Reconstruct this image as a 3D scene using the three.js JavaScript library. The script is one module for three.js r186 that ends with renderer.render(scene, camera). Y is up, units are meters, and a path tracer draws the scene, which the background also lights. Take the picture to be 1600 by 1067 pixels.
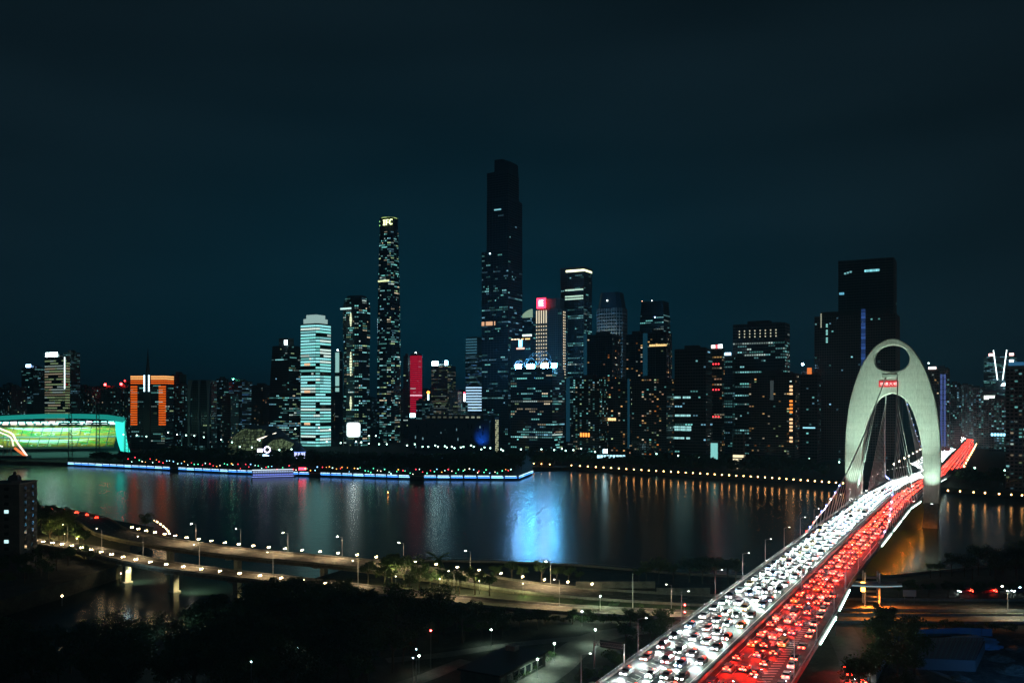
import * as THREE from 'three';
import { mergeGeometries } from 'three/addons/utils/BufferGeometryUtils.js';
import { RoundedBoxGeometry } from 'three/addons/geometries/RoundedBoxGeometry.js';
import { FontLoader } from 'three/addons/loaders/FontLoader.js';
import { TextGeometry } from 'three/addons/geometries/TextGeometry.js';
import { ImprovedNoise } from 'three/addons/math/ImprovedNoise.js';

// ---------------------------------------------------------------- camera, sky, exposure
const W = 1600, H = 1067, F = 1400, EYE = 75, HORIZON = 635;
const scene = new THREE.Scene();
const camera = new THREE.PerspectiveCamera(2 * Math.atan(H / 2 / F) * 180 / Math.PI, W / H, 1, 40000);
camera.position.set(0, EYE, 0);
camera.lookAt(0, EYE, -100);
camera.setViewOffset(W, H, 0, H / 2 - HORIZON, W, H);   // level camera, raised lens: verticals stay vertical
camera.updateProjectionMatrix();
const renderer = new THREE.WebGLRenderer({ antialias: true });
renderer.setSize(1024, 682);
renderer.toneMapping = THREE.LinearToneMapping;
renderer.toneMappingExposure = 1.0;
renderer.shadowMap.enabled = true;
{ // night sky: city glow low down, thin cloud bands above
  const w = 512, h = 256, d = new Float32Array(w * h * 4), ns = new ImprovedNoise();
  for (let j = 0; j < h; j++) for (let i = 0; i < w; i++) {
    const el = (j + .5) / h * 180 - 90, az = i / w * Math.PI * 2, e = Math.max(el, 0);
    const low = Math.exp(-e / 13), mid = Math.exp(-Math.pow((e - 14) / 16, 2));
    const cx = Math.cos(az), cz = Math.sin(az);
    const cl = .5 + .9 * (ns.noise(cx * 2.2 + 7, e * .16, cz * 2.2 + 3) * .6 + ns.noise(cx * 5 + 1, e * .4, cz * 5) * .4);
    const k = (1 + .6 * (cl - .5)) * (.86 + .14 * Math.exp(-e / 9));
    const daz = Math.abs(((az - Math.PI / 2 + .07 + Math.PI * 3) % (Math.PI * 2)) - Math.PI), city = Math.exp(-Math.pow(daz / .42, 2)) * Math.exp(-Math.pow(e / 15, 2));   // the glow stands over the city centre
    const r = Math.max(.0004, (.0034 + .0008 * mid) * k - .0034 * city), g = (.0092 + .0025 * low + .0006 * mid) * k + .0105 * city, b = (.0132 + .0042 * low + .0008 * mid) * k + .0205 * city;
    d.set([r, g, b, 1], (j * w + i) * 4);
  }
  const t = new THREE.DataTexture(d, w, h, THREE.RGBAFormat, THREE.FloatType);
  t.mapping = THREE.EquirectangularReflectionMapping; t.magFilter = t.minFilter = THREE.LinearFilter; t.needsUpdate = true;
  scene.background = t; scene.environment = t;
}
scene.fog = new THREE.FogExp2(new THREE.Color().setRGB(.25, .75, 1), .00008);   // humid city haze that carries the lamp glow

// ---------------------------------------------------------------- helpers
let seed = 12345;
const rnd = () => { seed = (seed * 1664525 + 1013904223) >>> 0; return seed / 4294967296; };
const rr = (a, b) => a + (b - a) * rnd();
const pick = (a) => a[Math.floor(rnd() * a.length) % a.length];
const lerp = (a, b, t) => a + (b - a) * t;
const clamp = (x, a, b) => Math.min(b, Math.max(a, x));
function table(tab, s) { // piecewise linear [[s, v], ...]
  if (s <= tab[0][0]) return tab[0][1];
  for (let i = 1; i < tab.length; i++) if (s <= tab[i][0]) return lerp(tab[i - 1][1], tab[i][1], (s - tab[i - 1][0]) / (tab[i][0] - tab[i - 1][0]));
  return tab[tab.length - 1][1];
}
const ground = (px, py, h) => { const D = F * (EYE - h) / (py - HORIZON); return [(px - 800) * D / F, D]; };   // the spot on a level of height h
const names = {};
function numbered(n) { const k = names[n] = (names[n] ?? -1) + 1; return k ? n + '_' + String(k).padStart(3, '0') : n; }
function tag(o, label, category, group, kind) {
  if (label) o.userData.label = label; if (category) o.userData.category = category;
  if (group) o.userData.group = group; if (kind) o.userData.kind = kind; return o;
}
function thing(name, label, category, x, y, D, turn = 0, group) {
  const o = new THREE.Group(); o.name = numbered(name); scene.add(o);
  o.position.set(x, y, -D); o.rotation.y = turn; tag(o, label, category, group); return o;
}
function mesh(name, geo, mat, parent, kind) {
  const m = new THREE.Mesh(geo, mat); m.name = parent === scene ? numbered(name) : name; m.castShadow = m.receiveShadow = true;
  if (kind) m.userData.kind = kind; parent.add(m); return m;
}
const ORD = (n) => n + (n % 100 > 10 && n % 100 < 14 ? 'th' : ['th', 'st', 'nd', 'rd'][n % 10] ?? 'th');

class MB { // collects quads, boxes and tubes into one geometry
  constructor() { this.p = []; this.n = []; this.u = []; this.i = []; }
  quad(a, b, c, d, uv) {
    const k = this.p.length / 3;
    const ux = b[0] - a[0], uy = b[1] - a[1], uz = b[2] - a[2], vx = d[0] - a[0], vy = d[1] - a[1], vz = d[2] - a[2];
    let nx = uy * vz - uz * vy, ny = uz * vx - ux * vz, nz = ux * vy - uy * vx; const l = Math.hypot(nx, ny, nz) || 1; nx /= l; ny /= l; nz /= l;
    this.p.push(...a, ...b, ...c, ...d); for (let q = 0; q < 4; q++) this.n.push(nx, ny, nz);
    if (uv && uv.length === 2) for (let q = 0; q < 4; q++) this.u.push(uv[0], uv[1]);
    else if (uv) this.u.push(...uv);
    else { const L = Math.hypot(ux, uy, uz), M = Math.hypot(vx, vy, vz); this.u.push(0, 0, L, 0, L, M, 0, M); }
    this.i.push(k, k + 1, k + 2, k, k + 2, k + 3); return this;
  }
  box(x0, y0, z0, x1, y1, z1, uv) {
    const v = (i, j, k) => [i ? x1 : x0, j ? y1 : y0, k ? z1 : z0];
    this.quad(v(0, 0, 1), v(1, 0, 1), v(1, 1, 1), v(0, 1, 1), uv).quad(v(1, 0, 0), v(0, 0, 0), v(0, 1, 0), v(1, 1, 0), uv);
    this.quad(v(1, 0, 1), v(1, 0, 0), v(1, 1, 0), v(1, 1, 1), uv).quad(v(0, 0, 0), v(0, 0, 1), v(0, 1, 1), v(0, 1, 0), uv);
    return this.quad(v(0, 1, 1), v(1, 1, 1), v(1, 1, 0), v(0, 1, 0), uv).quad(v(0, 0, 0), v(1, 0, 0), v(1, 0, 1), v(0, 0, 1), uv);
  }
  bar(a, b, r, r2 = r, sides = 6) { // a straight tapered rod
    const A = new THREE.Vector3(...a), B = new THREE.Vector3(...b), d = B.clone().sub(A).normalize();
    const e = Math.abs(d.y) > .9 ? new THREE.Vector3(1, 0, 0) : new THREE.Vector3(0, 1, 0), x = e.clone().cross(d).normalize(), y = d.clone().cross(x);
    const at = (P, q, k) => { const t = k / sides * Math.PI * 2; return [P.x + (x.x * Math.cos(t) + y.x * Math.sin(t)) * q, P.y + (x.y * Math.cos(t) + y.y * Math.sin(t)) * q, P.z + (x.z * Math.cos(t) + y.z * Math.sin(t)) * q]; };
    for (let k = 0; k < sides; k++) this.quad(at(A, r, k), at(A, r, k + 1), at(B, r2, k + 1), at(B, r2, k));
    return this;
  }
  beam(a, b, w, h) { // a box along a->b, w across, h high, a and b on its lower centre line
    const dx = b[0] - a[0], dz = b[2] - a[2], l = Math.hypot(dx, dz) || 1, nx = -dz / l * w / 2, nz = dx / l * w / 2;
    const A = [a[0] + nx, a[1], a[2] + nz], B = [b[0] + nx, b[1], b[2] + nz], C = [b[0] - nx, b[1], b[2] - nz], E = [a[0] - nx, a[1], a[2] - nz], up = (v) => [v[0], v[1] + h, v[2]];
    this.quad(A, B, up(B), up(A)).quad(C, E, up(E), up(C)).quad(B, C, up(C), up(B)).quad(E, A, up(A), up(E));
    return this.quad(up(A), up(B), up(C), up(E)).quad(E, C, B, A);
  }
  geo() {
    const g = new THREE.BufferGeometry();
    g.setAttribute('position', new THREE.Float32BufferAttribute(this.p, 3)); g.setAttribute('normal', new THREE.Float32BufferAttribute(this.n, 3));
    g.setAttribute('uv', new THREE.Float32BufferAttribute(this.u, 2)); g.setIndex(this.i); return g;
  }
  build(name, mat, parent, kind) { return this.p.length ? mesh(name, this.geo(), mat, parent, kind) : null; }
}

// ---------------------------------------------------------------- textures and materials
function noiseTexture(n, fn, srgb) {
  const d = new Uint8Array(n * n * 4);
  for (let j = 0; j < n; j++) for (let i = 0; i < n; i++) { const c = fn(i / n, j / n, i, j); d.set([clamp(c[0], 0, 1) * 255, clamp(c[1], 0, 1) * 255, clamp(c[2], 0, 1) * 255, 255], (j * n + i) * 4); }
  const t = new THREE.DataTexture(d, n, n); t.wrapS = t.wrapT = THREE.RepeatWrapping; t.magFilter = t.minFilter = THREE.LinearFilter;
  if (srgb) t.colorSpace = THREE.SRGBColorSpace; t.needsUpdate = true; return t;
}
const im = new ImprovedNoise();
function tn(u, v, f, z) { // tiling noise
  const a = (x, y) => im.noise(x * f, y * f, z);
  return (a(u, v) * (1 - u) * (1 - v) + a(u - 1, v) * u * (1 - v) + a(u, v - 1) * (1 - u) * v + a(u - 1, v - 1) * u * v);
}
const grain = (base, amp, z, f = 6) => noiseTexture(256, (u, v) => { const k = base + amp * (tn(u, v, f, z) * .9 + tn(u, v, f * 4, z + 3) * .6 + tn(u, v, f * 11, z + 5) * .5 + (rnd() - .5) * .35); return [k, k, k]; }, true);
const rep = (t, r) => { const c = t.clone(); c.repeat.set(r, r); c.needsUpdate = true; return c; };
const M = {};
const std = (r, g, b, rough, o = {}) => new THREE.MeshStandardMaterial({ color: new THREE.Color().setRGB(r, g, b), roughness: rough, ...o });
const asphaltTex = grain(.82, .35, 1.5), concreteTex = grain(.85, .22, 8.2, 4), groundTex = grain(.72, .5, 4.7, 5);
M.asphalt = std(.075, .075, .078, .82, { map: rep(asphaltTex, 1 / 14), bumpMap: rep(asphaltTex, 1 / 3), bumpScale: .012 });
M.roadTan = std(.17, .15, .12, .85, { map: rep(asphaltTex, 1 / 12), bumpMap: rep(asphaltTex, 1 / 3), bumpScale: .01 });
M.concrete = std(.34, .34, .33, .85, { map: rep(concreteTex, 1 / 9) });
{ // cast concrete: panel joints and faint vertical rain streaks
  const col = noiseTexture(512, (u, v) => { const s = tn(u, v * .16, 26, 2.1) * .1 + tn(u, v * .3, 60, 4.4) * .06 + tn(u, v, 5, 7.7) * .05, j = (v * 3) % 1 < .03 || (u * 2) % 1 < .02 ? -.09 : 0, k = .93 + s + j; return [k, k, k * .985]; }, true);
  const hgt = noiseTexture(512, (u, v) => { const k = (v * 3) % 1 < .03 || (u * 2) % 1 < .02 ? 0 : .9 + tn(u, v, 30, 1.3) * .1; return [k, k, k]; });
  M.arch = std(.7, .71, .66, .6, { map: rep(col, 1 / 15), bumpMap: rep(hgt, 1 / 15), bumpScale: .05 });
}
M.parapet = std(.3, .29, .27, .85, { map: rep(concreteTex, 1 / 6) });
M.ground = std(.05, .055, .038, .95, { map: rep(groundTex, 1 / 20) });
M.paving = std(.17, .165, .15, .9, { map: rep(concreteTex, 1 / 7) });
M.lawn = std(.035, .085, .018, .95, { map: rep(groundTex, 1 / 9), bumpMap: rep(groundTex, 1 / 2), bumpScale: .05 });
M.steel = std(.28, .29, .30, .45, { metalness: .6 });
M.darkSteel = std(.06, .065, .07, .5, { metalness: .4 });
M.paint = std(.72, .72, .68, .7);
M.cable = std(.5, .52, .52, .5);
M.glass = std(.012, .018, .022, .12);
M.rubber = std(.02, .02, .02, .9);
M.bark = std(.09, .07, .05, .95);
M.leaf = [std(.035, .075, .018, .8), std(.03, .06, .02, .8), std(.045, .085, .02, .8)];
for (const m of M.leaf) m.side = THREE.DoubleSide;
M.water = new THREE.MeshPhysicalMaterial({ color: new THREE.Color().setRGB(.004, .011, .014), roughness: .215, ior: 1.33, specularIntensity: .34 });
{ const wt = noiseTexture(512, (u, v) => { const k = .5 + .5 * (tn(u, v, 6, 2.2) * .8 + tn(u, v, 17, 5.1) * .5 + tn(u, v, 41, 6.3) * .25); return [k, k, k]; }); wt.repeat.set(1 / 90, 1 / 34); M.water.bumpMap = wt; M.water.bumpScale = .09; }
// glow(r, g, b, strength): things that give off light
const glowCache = {};
function glow(r, g, b, k) { const key = [r, g, b, k].join(); return glowCache[key] ??= new THREE.MeshStandardMaterial({ color: 0x050505, roughness: .6, emissive: new THREE.Color().setRGB(r, g, b), emissiveIntensity: k }); }
// lit windows: one small palette of lamp colours (columns) and dimming (rows)
const TONES = [[.26, .9, .84], [.36, .98, 1], [1, .84, .56], [1, .58, .2], [.74, 1, .92], [1, .32, .06], [.16, .48, 1], [.62, .9, .45], [1, .05, .03], [1, .04, .16], [.3, .75, 1], [.9, .5, .3]];
const LEVELS = [1, .55, .28, .12];
const palette = (() => {
  const d = new Float32Array(16 * 4 * 4);
  for (let j = 0; j < 4; j++) for (let i = 0; i < 16; i++) { const c = TONES[i % TONES.length]; d.set([c[0] * LEVELS[j], c[1] * LEVELS[j], c[2] * LEVELS[j], 1], (j * 16 + i) * 4); }
  const t = new THREE.DataTexture(d, 16, 4, THREE.RGBAFormat, THREE.FloatType); t.magFilter = t.minFilter = THREE.NearestFilter; t.needsUpdate = true; return t;
})();
const cell = (tone, level) => [(tone + .5) / 16, (level + .5) / 4];
const litCache = {};
const litMat = (k) => litCache[k] ??= new THREE.MeshStandardMaterial({ color: 0x060606, roughness: .5, emissive: 0xffffff, emissiveMap: palette, emissiveIntensity: k });
const FLOODS = [ // [s, o, h, aim o, aim height, candela, half angle]
  [-14, -23.5, -3, -22.5, 60, 4600, .5], [-14, 23.5, -3, 22.5, 60, 4600, .5],
  [-46, -18.5, 1.4, -12, 84, 15000, .5], [-46, 16, 1.4, 12, 84, 15000, .5],
  [13, -17, 1.2, -17, 70, 3500, .6], [13, 17, 1.2, 17, 70, 3500, .6]];
// ---------------------------------------------------------------- river and land
const NEAR = 6, FAR = 4;
{
  const g = new THREE.PlaneGeometry(24000, 3200, 1, 1); g.rotateX(-Math.PI / 2); g.translate(0, 0, -1200);
  const p = g.attributes.position, uv = g.attributes.uv; for (let i = 0; i < p.count; i++) uv.setXY(i, p.getX(i), -p.getZ(i));
  tag(mesh('river', g, M.water, scene), 'wide dark river with coloured streaks of reflected light', 'river', null, 'structure');
}
function land(name, pts, h, mat, label, bottom = -2) {
  const s = new THREE.Shape(pts.map(([x, d]) => new THREE.Vector2(x, d)));
  const g = new THREE.ExtrudeGeometry(s, { depth: h - bottom, bevelEnabled: false }); g.rotateX(-Math.PI / 2); g.translate(0, bottom, 0);   // shape y = depth D -> -z
  return tag(mesh(name, g, mat, scene), label, 'ground', null, 'structure');
}
land('far_bank', [[-9000, 1700], [-2000, 1400], [-667, 1176], [-560, 1130], [-304, 992], [-104, 917], [6, 908], [22, 985], [24, 1042], [75, 1052], [201, 940], [320, 864], [372, 792], [420, 737], [700, 560], [2500, 300], [9000, 200], [12000, 20000], [-12000, 20000]], FAR, M.ground, 'dark far bank of the river under the skyline');
land('peninsula', [[-2500, 900], [-700, 760], [-340, 600], [-260, 560], [-205, 512], [-196, 480], [-188, 440], [-170, 400], [-176, 350], [-183, 316], [-205, 298], [-300, 285], [-600, 270], [-2500, 250]], NEAR, M.ground, 'dark wooded bank on the far side of the creek');
const shore = [[-62, 402], [19, 391], [77, 366], [138, 360], [182, 376], [222, 391], [900, 420]];
land('near_bank', [[-2500, 210], [-600, 225], [-200, 236], [-122, 254], [-98, 272], [-93, 300], [-86, 344], [-76, 368], ...shore, [2500, 500], [2500, -300], [-2500, -300]], NEAR, M.ground, 'dark near bank with roads and trees below the camera');

// a road or path along points [X, D, h]
function curveOf(pts) { return new THREE.CatmullRomCurve3(pts.map(([x, d, h]) => new THREE.Vector3(x, h, -d)), false, 'centripetal'); }
function ribbon(curve, n, w, off = 0, lift = 0, thick = 0) {
  const mb = new MB(), L = curve.getLength(); let prev = null;
  for (let i = 0; i <= n; i++) {
    const p = curve.getPointAt(i / n), t = curve.getTangentAt(i / n), nx = -t.z, nz = t.x, l = Math.hypot(nx, nz);
    const at = (o) => [p.x + nx / l * (off + o), p.y + lift, p.z + nz / l * (off + o)];
    const c = [at(-w / 2), at(w / 2), i / n * L];
    if (prev) {
      const [a, b, s0] = prev, [d, e, s1] = c, dn = (v) => [v[0], v[1] - thick, v[2]];
      mb.quad(a, b, e, d, [-w / 2, s0, w / 2, s0, w / 2, s1, -w / 2, s1]);
      if (thick) mb.quad(dn(a), a, d, dn(d)).quad(b, dn(b), dn(e), e).quad(dn(b), dn(a), dn(d), dn(e));
    }
    prev = c;
  }
  return mb;
}
const lift = (c, y) => new THREE.CatmullRomCurve3(c.points.map((p) => p.clone().setY(p.y + y)), false, 'centripetal');
function along(curve, f, o = 0) { const p = curve.getPointAt(f), t = curve.getTangentAt(f), l = Math.hypot(t.x, t.z); return { x: p.x - t.z / l * o, y: p.y, z: p.z + t.x / l * o, turn: Math.atan2(t.x, t.z) }; }
const LAMPCD = (s) => 130;
const HEADCD = 620, TAILCD = 300;
// ---------------------------------------------------------------- the bridge: an axis through the tower, s along it (north is +), o to its right
const BO = [241, 567], BU = [.4766, .8791], BN = [.8791, -.4766], BTURN = Math.atan2(BU[0], -BU[1]);
const deckH = (s) => table([[-500, 12.5], [-369, 14], [0, 18.3], [150, 15.5], [300, 9], [420, 4.35], [9000, 4.35]], s);
const deckL = (s) => table([[-460, -19.5], [-60, -19], [-26, -18.2], [26, -18.2], [60, -19], [430, -19], [540, -37], [9000, -37]], s);
const deckR = (s) => table([[-460, 21], [-408, 18.8], [-340, 17], [-290, 14.8], [-60, 15.2], [-26, 17.6], [26, 17.6], [60, 17], [430, 17], [540, 27], [9000, 27]], s);
const BP = (s, o, h = 0) => [BO[0] + BU[0] * s + BN[0] * o, deckH(s) + h, -(BO[1] + BU[1] * s + BN[1] * o)];
const steps = []; for (let s = -460; s < 440; s += 8) steps.push(s); for (let s = 440; s <= 2700; s += 40) steps.push(s);
const bridge = thing('suspension_bridge', 'long road bridge with a white oval arch tower and strung cables', 'bridge', 0, 0, 0);
function sweep(o0, o1, h, s0, s1, mb = new MB()) {
  const ss = steps.filter((s) => s >= s0 && s <= s1), fn = (o, s) => typeof o === 'function' ? o(s) : o;
  for (let i = 1; i < ss.length; i++) { const a = ss[i - 1], b = ss[i]; mb.quad(BP(a, fn(o0, a), h), BP(a, fn(o1, a), h), BP(b, fn(o1, b), h), BP(b, fn(o0, b), h), [fn(o0, a), a, fn(o1, a), a, fn(o1, b), b, fn(o0, b), b]); }
  return mb;
}
function wall(o, w, h0, h1, s0, s1, mb = new MB()) { // a long low wall at offset o
  const ss = steps.filter((s) => s >= s0 && s <= s1), f = typeof o === 'function' ? o : () => o;
  for (let i = 1; i < ss.length; i++) {
    const a = ss[i - 1], b = ss[i], c = (s, q, h) => BP(s, f(s) + q, h);
    mb.quad(c(a, -w / 2, h0), c(a, -w / 2, h1), c(b, -w / 2, h1), c(b, -w / 2, h0)).quad(c(a, w / 2, h1), c(a, w / 2, h0), c(b, w / 2, h0), c(b, w / 2, h1));
    mb.quad(c(a, -w / 2, h1), c(a, w / 2, h1), c(b, w / 2, h1), c(b, -w / 2, h1));
    if (h0 > .3) mb.quad(c(a, w / 2, h0), c(a, -w / 2, h0), c(b, -w / 2, h0), c(b, w / 2, h0));
  }
  return mb;
}
const surface = sweep(deckL, deckR, 0, -460, 2700).build('road_surface', M.asphalt, bridge);
{ // box girder below
  const mb = new MB(); const ss = steps.filter((s) => s <= 400);
  for (let i = 1; i < ss.length; i++) {
    const a = ss[i - 1], b = ss[i], T = (s) => Math.min(2.6, Math.max(.2, deckH(s) - (s > 240 ? FAR : 0) - .1));
    const pr = (s) => [BP(s, deckL(s), -.02), BP(s, deckL(s), -.7), BP(s, deckL(s) * .62, -T(s)), BP(s, deckR(s) * .62, -T(s)), BP(s, deckR(s), -.7), BP(s, deckR(s), -.02)];
    const A = pr(a), B = pr(b); for (let k = 0; k < 5; k++) mb.quad(A[k], B[k], B[k + 1], A[k + 1]);
  }
  mb.build('girder', M.concrete, bridge);
}
// lane markings: every dash its own piece
{
  const dash = new THREE.PlaneGeometry(.2, 5); dash.rotateX(-Math.PI / 2);
  for (const o of [-12.9, -9.3, -5.8, 4.9, 8.3]) for (let s = -436; s < -60; s += 15) {
    const m = mesh('lane_dash', dash, M.paint, surface), p = BP(s, o, .012); m.position.set(...p); m.rotation.y = BTURN;
  }
  for (const [o, s0, s1] of [[-1.9, -456, 300], [1.9, -456, 300], [-16.4, -260, 300], [12.6, -250, 300]]) sweep(o - .09, o + .09, .012, s0, s1).build('edge_line', M.paint, surface);
  const bar = new THREE.PlaneGeometry(1, .35); bar.rotateX(-Math.PI / 2);   // the cross-hatched wedges where the slip roads part
  for (let s = -448; s < -318; s += 2.2) {
    const f = (-318 - s) / 130, w = 4.2 * f, m = mesh('hatch_bar', bar, M.paint, surface); m.position.set(...BP(s, 11.7 + 1.2 * f, .012)); m.scale.x = Math.max(.4, w); m.rotation.y = BTURN + .5;
  }
  for (let s = -448; s < -330; s += 2.6) {
    const f = (-330 - s) / 118, m = mesh('hatch_bar', bar, M.paint, surface); m.position.set(...BP(s, -14.1 + .2 * f, .012)); m.scale.x = Math.max(.4, 2.6 * f); m.rotation.y = BTURN - .5;
  }
}
// median barrier, parapets, railings
wall(0, .6, 0, .95, -460, 1500).build('median_barrier', M.parapet, bridge);
wall((s) => deckL(s) + .2, .4, 0, .55, -460, 420).build('parapet', M.parapet, bridge);
wall((s) => deckR(s) - .2, .4, 0, .55, -460, 420).build('parapet', M.parapet, bridge);
wall((s) => deckL(s) + 2.4, .25, 0, .5, -200, 380).build('kerb_wall', M.parapet, bridge);
wall((s) => deckR(s) - 2.2, .25, 0, .5, -200, 380).build('kerb_wall', M.parapet, bridge);
for (const [f, sg] of [[deckL, 1], [deckR, -1]]) {
  const mb = wall((s) => f(s) + .2 * sg, .08, 1.05, 1.15, -460, 400); wall((s) => f(s) + .2 * sg, .05, .78, .84, -460, 400, mb);
  for (let s = -456; s < 400; s += 2) { const p = BP(s, f(s) + .2 * sg, .55); mb.bar(p, [p[0], p[1] + .58, p[2]], .05, .05, 4); }
  mb.build('railing', M.steel, bridge, 'stuff');
}
// piers under the approach
for (const s of [-420, -372, -324, -276, 210, 262, 314]) for (const o of [-10, 9]) {
  const p = BP(s, o, -1.2), mb = new MB(), y0 = s < -290 ? NEAR : s > 225 ? FAR : -1; mb.box(-1.5, y0 - p[1], -1.1, 1.5, 0, 1.1).box(-3, -1.6, -1.2, 3, -.9, 1.2);
  const m = mb.build('pier', M.concrete, bridge); m.position.set(...p); m.rotation.y = BTURN;
}
// ---- the arch tower: an oval slab with a tall opening for the road and a round one above
{
  const S = .405, hy = (y) => EYE + (HORIZON - y) * S;
  const half = [[531, 0], [532, 7], [535, 13], [539, 19.5], [546, 27], [556, 34], [570, 42], [587, 49], [605, 54.5], [627, 60], [650, 63.5], [677, 66], [705, 67.2], [735, 67.2], [770, 66]];
  const inner = [[613, 0], [614, 5], [616.5, 11], [621, 18], [628, 24], [640, 30.5], [653, 35], [670, 39.5], [686, 42], [705, 44.2], [725, 45.5], [770, 46]];
  const sh = new THREE.Shape(), base = hy(782);
  const outR = half.map(([y, w]) => [w * S, hy(y)]), inR = inner.map(([y, w]) => [w * S, hy(y)]);
  const right = new THREE.SplineCurve(outR.map((p) => new THREE.Vector2(...p))).getPoints(60), iright = new THREE.SplineCurve(inR.map((p) => new THREE.Vector2(...p))).getPoints(48);
  sh.moveTo(26.7, base); for (const p of right.slice().reverse()) sh.lineTo(p.x, p.y); for (const p of right.slice(1)) sh.lineTo(-p.x, p.y);
  sh.lineTo(-26.7, base); sh.lineTo(-18.7, base); for (const p of iright.slice().reverse()) sh.lineTo(-p.x, p.y); for (const p of iright.slice(1)) sh.lineTo(p.x, p.y); sh.lineTo(18.7, base);
  const hole = new THREE.Path(), cy = hy(561);
  for (let k = 0; k <= 48; k++) { const t = k / 48 * Math.PI * 2, e = Math.sin(t), x = 10.9 * Math.sign(Math.cos(t)) * Math.pow(Math.abs(Math.cos(t)), .92), y = cy + (e > 0 ? 9.3 : 8.6) * Math.sign(e) * Math.pow(Math.abs(e), e > 0 ? 1 : .8); k ? hole.lineTo(x, y) : hole.moveTo(x, y); }
  sh.holes.push(hole);
  const g = new THREE.ExtrudeGeometry(sh, { depth: 7, bevelEnabled: true, bevelThickness: .9, bevelSize: .7, bevelSegments: 3, curveSegments: 24 }); g.translate(0, 0, -3.5);
  const tower = mesh('arch_tower', g, M.arch, bridge); tower.position.set(BO[0], 0, -BO[1]); tower.rotation.y = BTURN + Math.PI;   // +z of the slab looks south, at the camera
  // legs below the deck down to the water
  for (const sg of [-1, 1]) {
    const rows = [[base, 18.7, 26.9, 4.4], [9, 18.4, 26.6, 4.6], [2.5, 17.6, 26.4, 5.2], [-2, 17, 27, 6]], mb = new MB();
    for (let i = 1; i < rows.length; i++) {
      const c = ([y, a, b, d]) => [[sg * a, y, d], [sg * b, y, d], [sg * b, y, -d], [sg * a, y, -d]], A = c(rows[i - 1]), B = c(rows[i]);
      for (let k = 0; k < 4; k++) { const q = (k + 1) % 4; sg > 0 ? mb.quad(B[k], B[q], A[q], A[k]) : mb.quad(B[q], B[k], A[k], A[q]); }
    }
    mb.build('tower_leg', M.concrete, tower);
  }
  // cable saddle in the round opening, sign below it
  mesh('cable_saddle', new RoundedBoxGeometry(9.2, 2.4, 9.6, 2, .4).translate(-1, hy(587.5), 0), M.arch, tower);
  const sign = new MB(), sx = -1.8, sy = hy(600), z0 = 4.5;
  const plate = mesh('sign_plate', new RoundedBoxGeometry(11.4, 3.9, .4, 3, .19).translate(sx, sy, z0 + .2), glow(1, .02, .03, .75), tower);
  const strokes = [ // 猎 德 大 桥, drawn as lamp tubes in a 10 x 10 box
    [[2, 9, 0, 6], [3.2, 9.2, 2.6, 2], [2.6, 2, 1, 1], [2.8, 6, 0, 3], [4.5, 8.2, 10, 8.2], [6, 9.5, 6, 6.6], [8.6, 9.5, 8.6, 6.6], [4.2, 6.4, 10, 6.4], [5, 5, 9.4, 5], [5, .6, 9.4, .6], [5, 5, 5, .6], [9.4, 5, 9.4, .6], [5, 2.8, 9.4, 2.8]],
    [[2, 9.4, .2, 7], [2.4, 7, 0, 4], [1.4, 5.4, 1.4, .4], [3.6, 8.6, 9.8, 8.6], [6.6, 9.8, 6.4, 7], [4, 7, 9.4, 7], [4, 5.2, 9.4, 5.2], [4, 7, 4, 5.2], [5.8, 7, 5.8, 5.2], [7.6, 7, 7.6, 5.2], [9.4, 7, 9.4, 5.2], [3.4, 3.8, 10, 3.8], [3.8, 2.6, 3.2, .8], [5.2, 2.8, 5.4, .6], [5.4, .6, 8.2, .6], [8.2, .6, 8.6, 2], [9, 2.8, 9.8, 1.2]],
    [[.4, 6.6, 9.6, 6.6], [5, 9.6, 5, 6.6], [5, 6.6, 3.4, 3.4], [3.4, 3.4, .4, .4], [5, 6.6, 6.6, 3.4], [6.6, 3.4, 9.8, .4]],
    [[0, 7.2, 4, 7.2], [2, 9.8, 2, .2], [2, 6.8, .2, 3.4], [2, 6.4, 3.8, 4.2], [9, 9.4, 5, 8.6], [4.4, 6.8, 10, 6.8], [7.2, 9, 6.6, 6.8], [6.6, 6.8, 4.2, 4], [7.6, 6.8, 10, 4.4], [5.8, 4.6, 5.4, 1.6], [5.4, 1.6, 4.4, .2], [8.4, 4.6, 8.4, .2]]];
  strokes.forEach((ch, k) => {
    const mb = new MB(), cx = sx - 4.9 + k * 2.62, cyy = sy - 1.05, q = .21;
    for (const [x0, y0, x1, y1] of ch) { const a = [cx + x0 * q, cyy + y0 * q], b = [cx + x1 * q, cyy + y1 * q], l = Math.hypot(b[0] - a[0], b[1] - a[1]), nx = -(b[1] - a[1]) / l * .1, ny = (b[0] - a[0]) / l * .1; const v = (p, s2, z) => [p[0] + nx * s2, p[1] + ny * s2, z0 + z]; mb.quad(v(a, -1, .55), v(b, -1, .55), v(b, 1, .55), v(a, 1, .55)).quad(v(a, 1, .55), v(b, 1, .55), v(b, 1, .4), v(a, 1, .4)).quad(v(b, -1, .55), v(a, -1, .55), v(a, -1, .4), v(b, -1, .4)); }
    mb.build('lettering', glow(1, .75, .72, 1.6), tower);
  });
  // main cables with hangers and strings of small lamps
  const lampBlue = glow(.2, .32, 1, 30), lampWhite = glow(.6, .75, 1, 26), lampRed = glow(1, .06, .05, 14), bulb = new THREE.SphereGeometry(.3, 8, 6);
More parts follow.
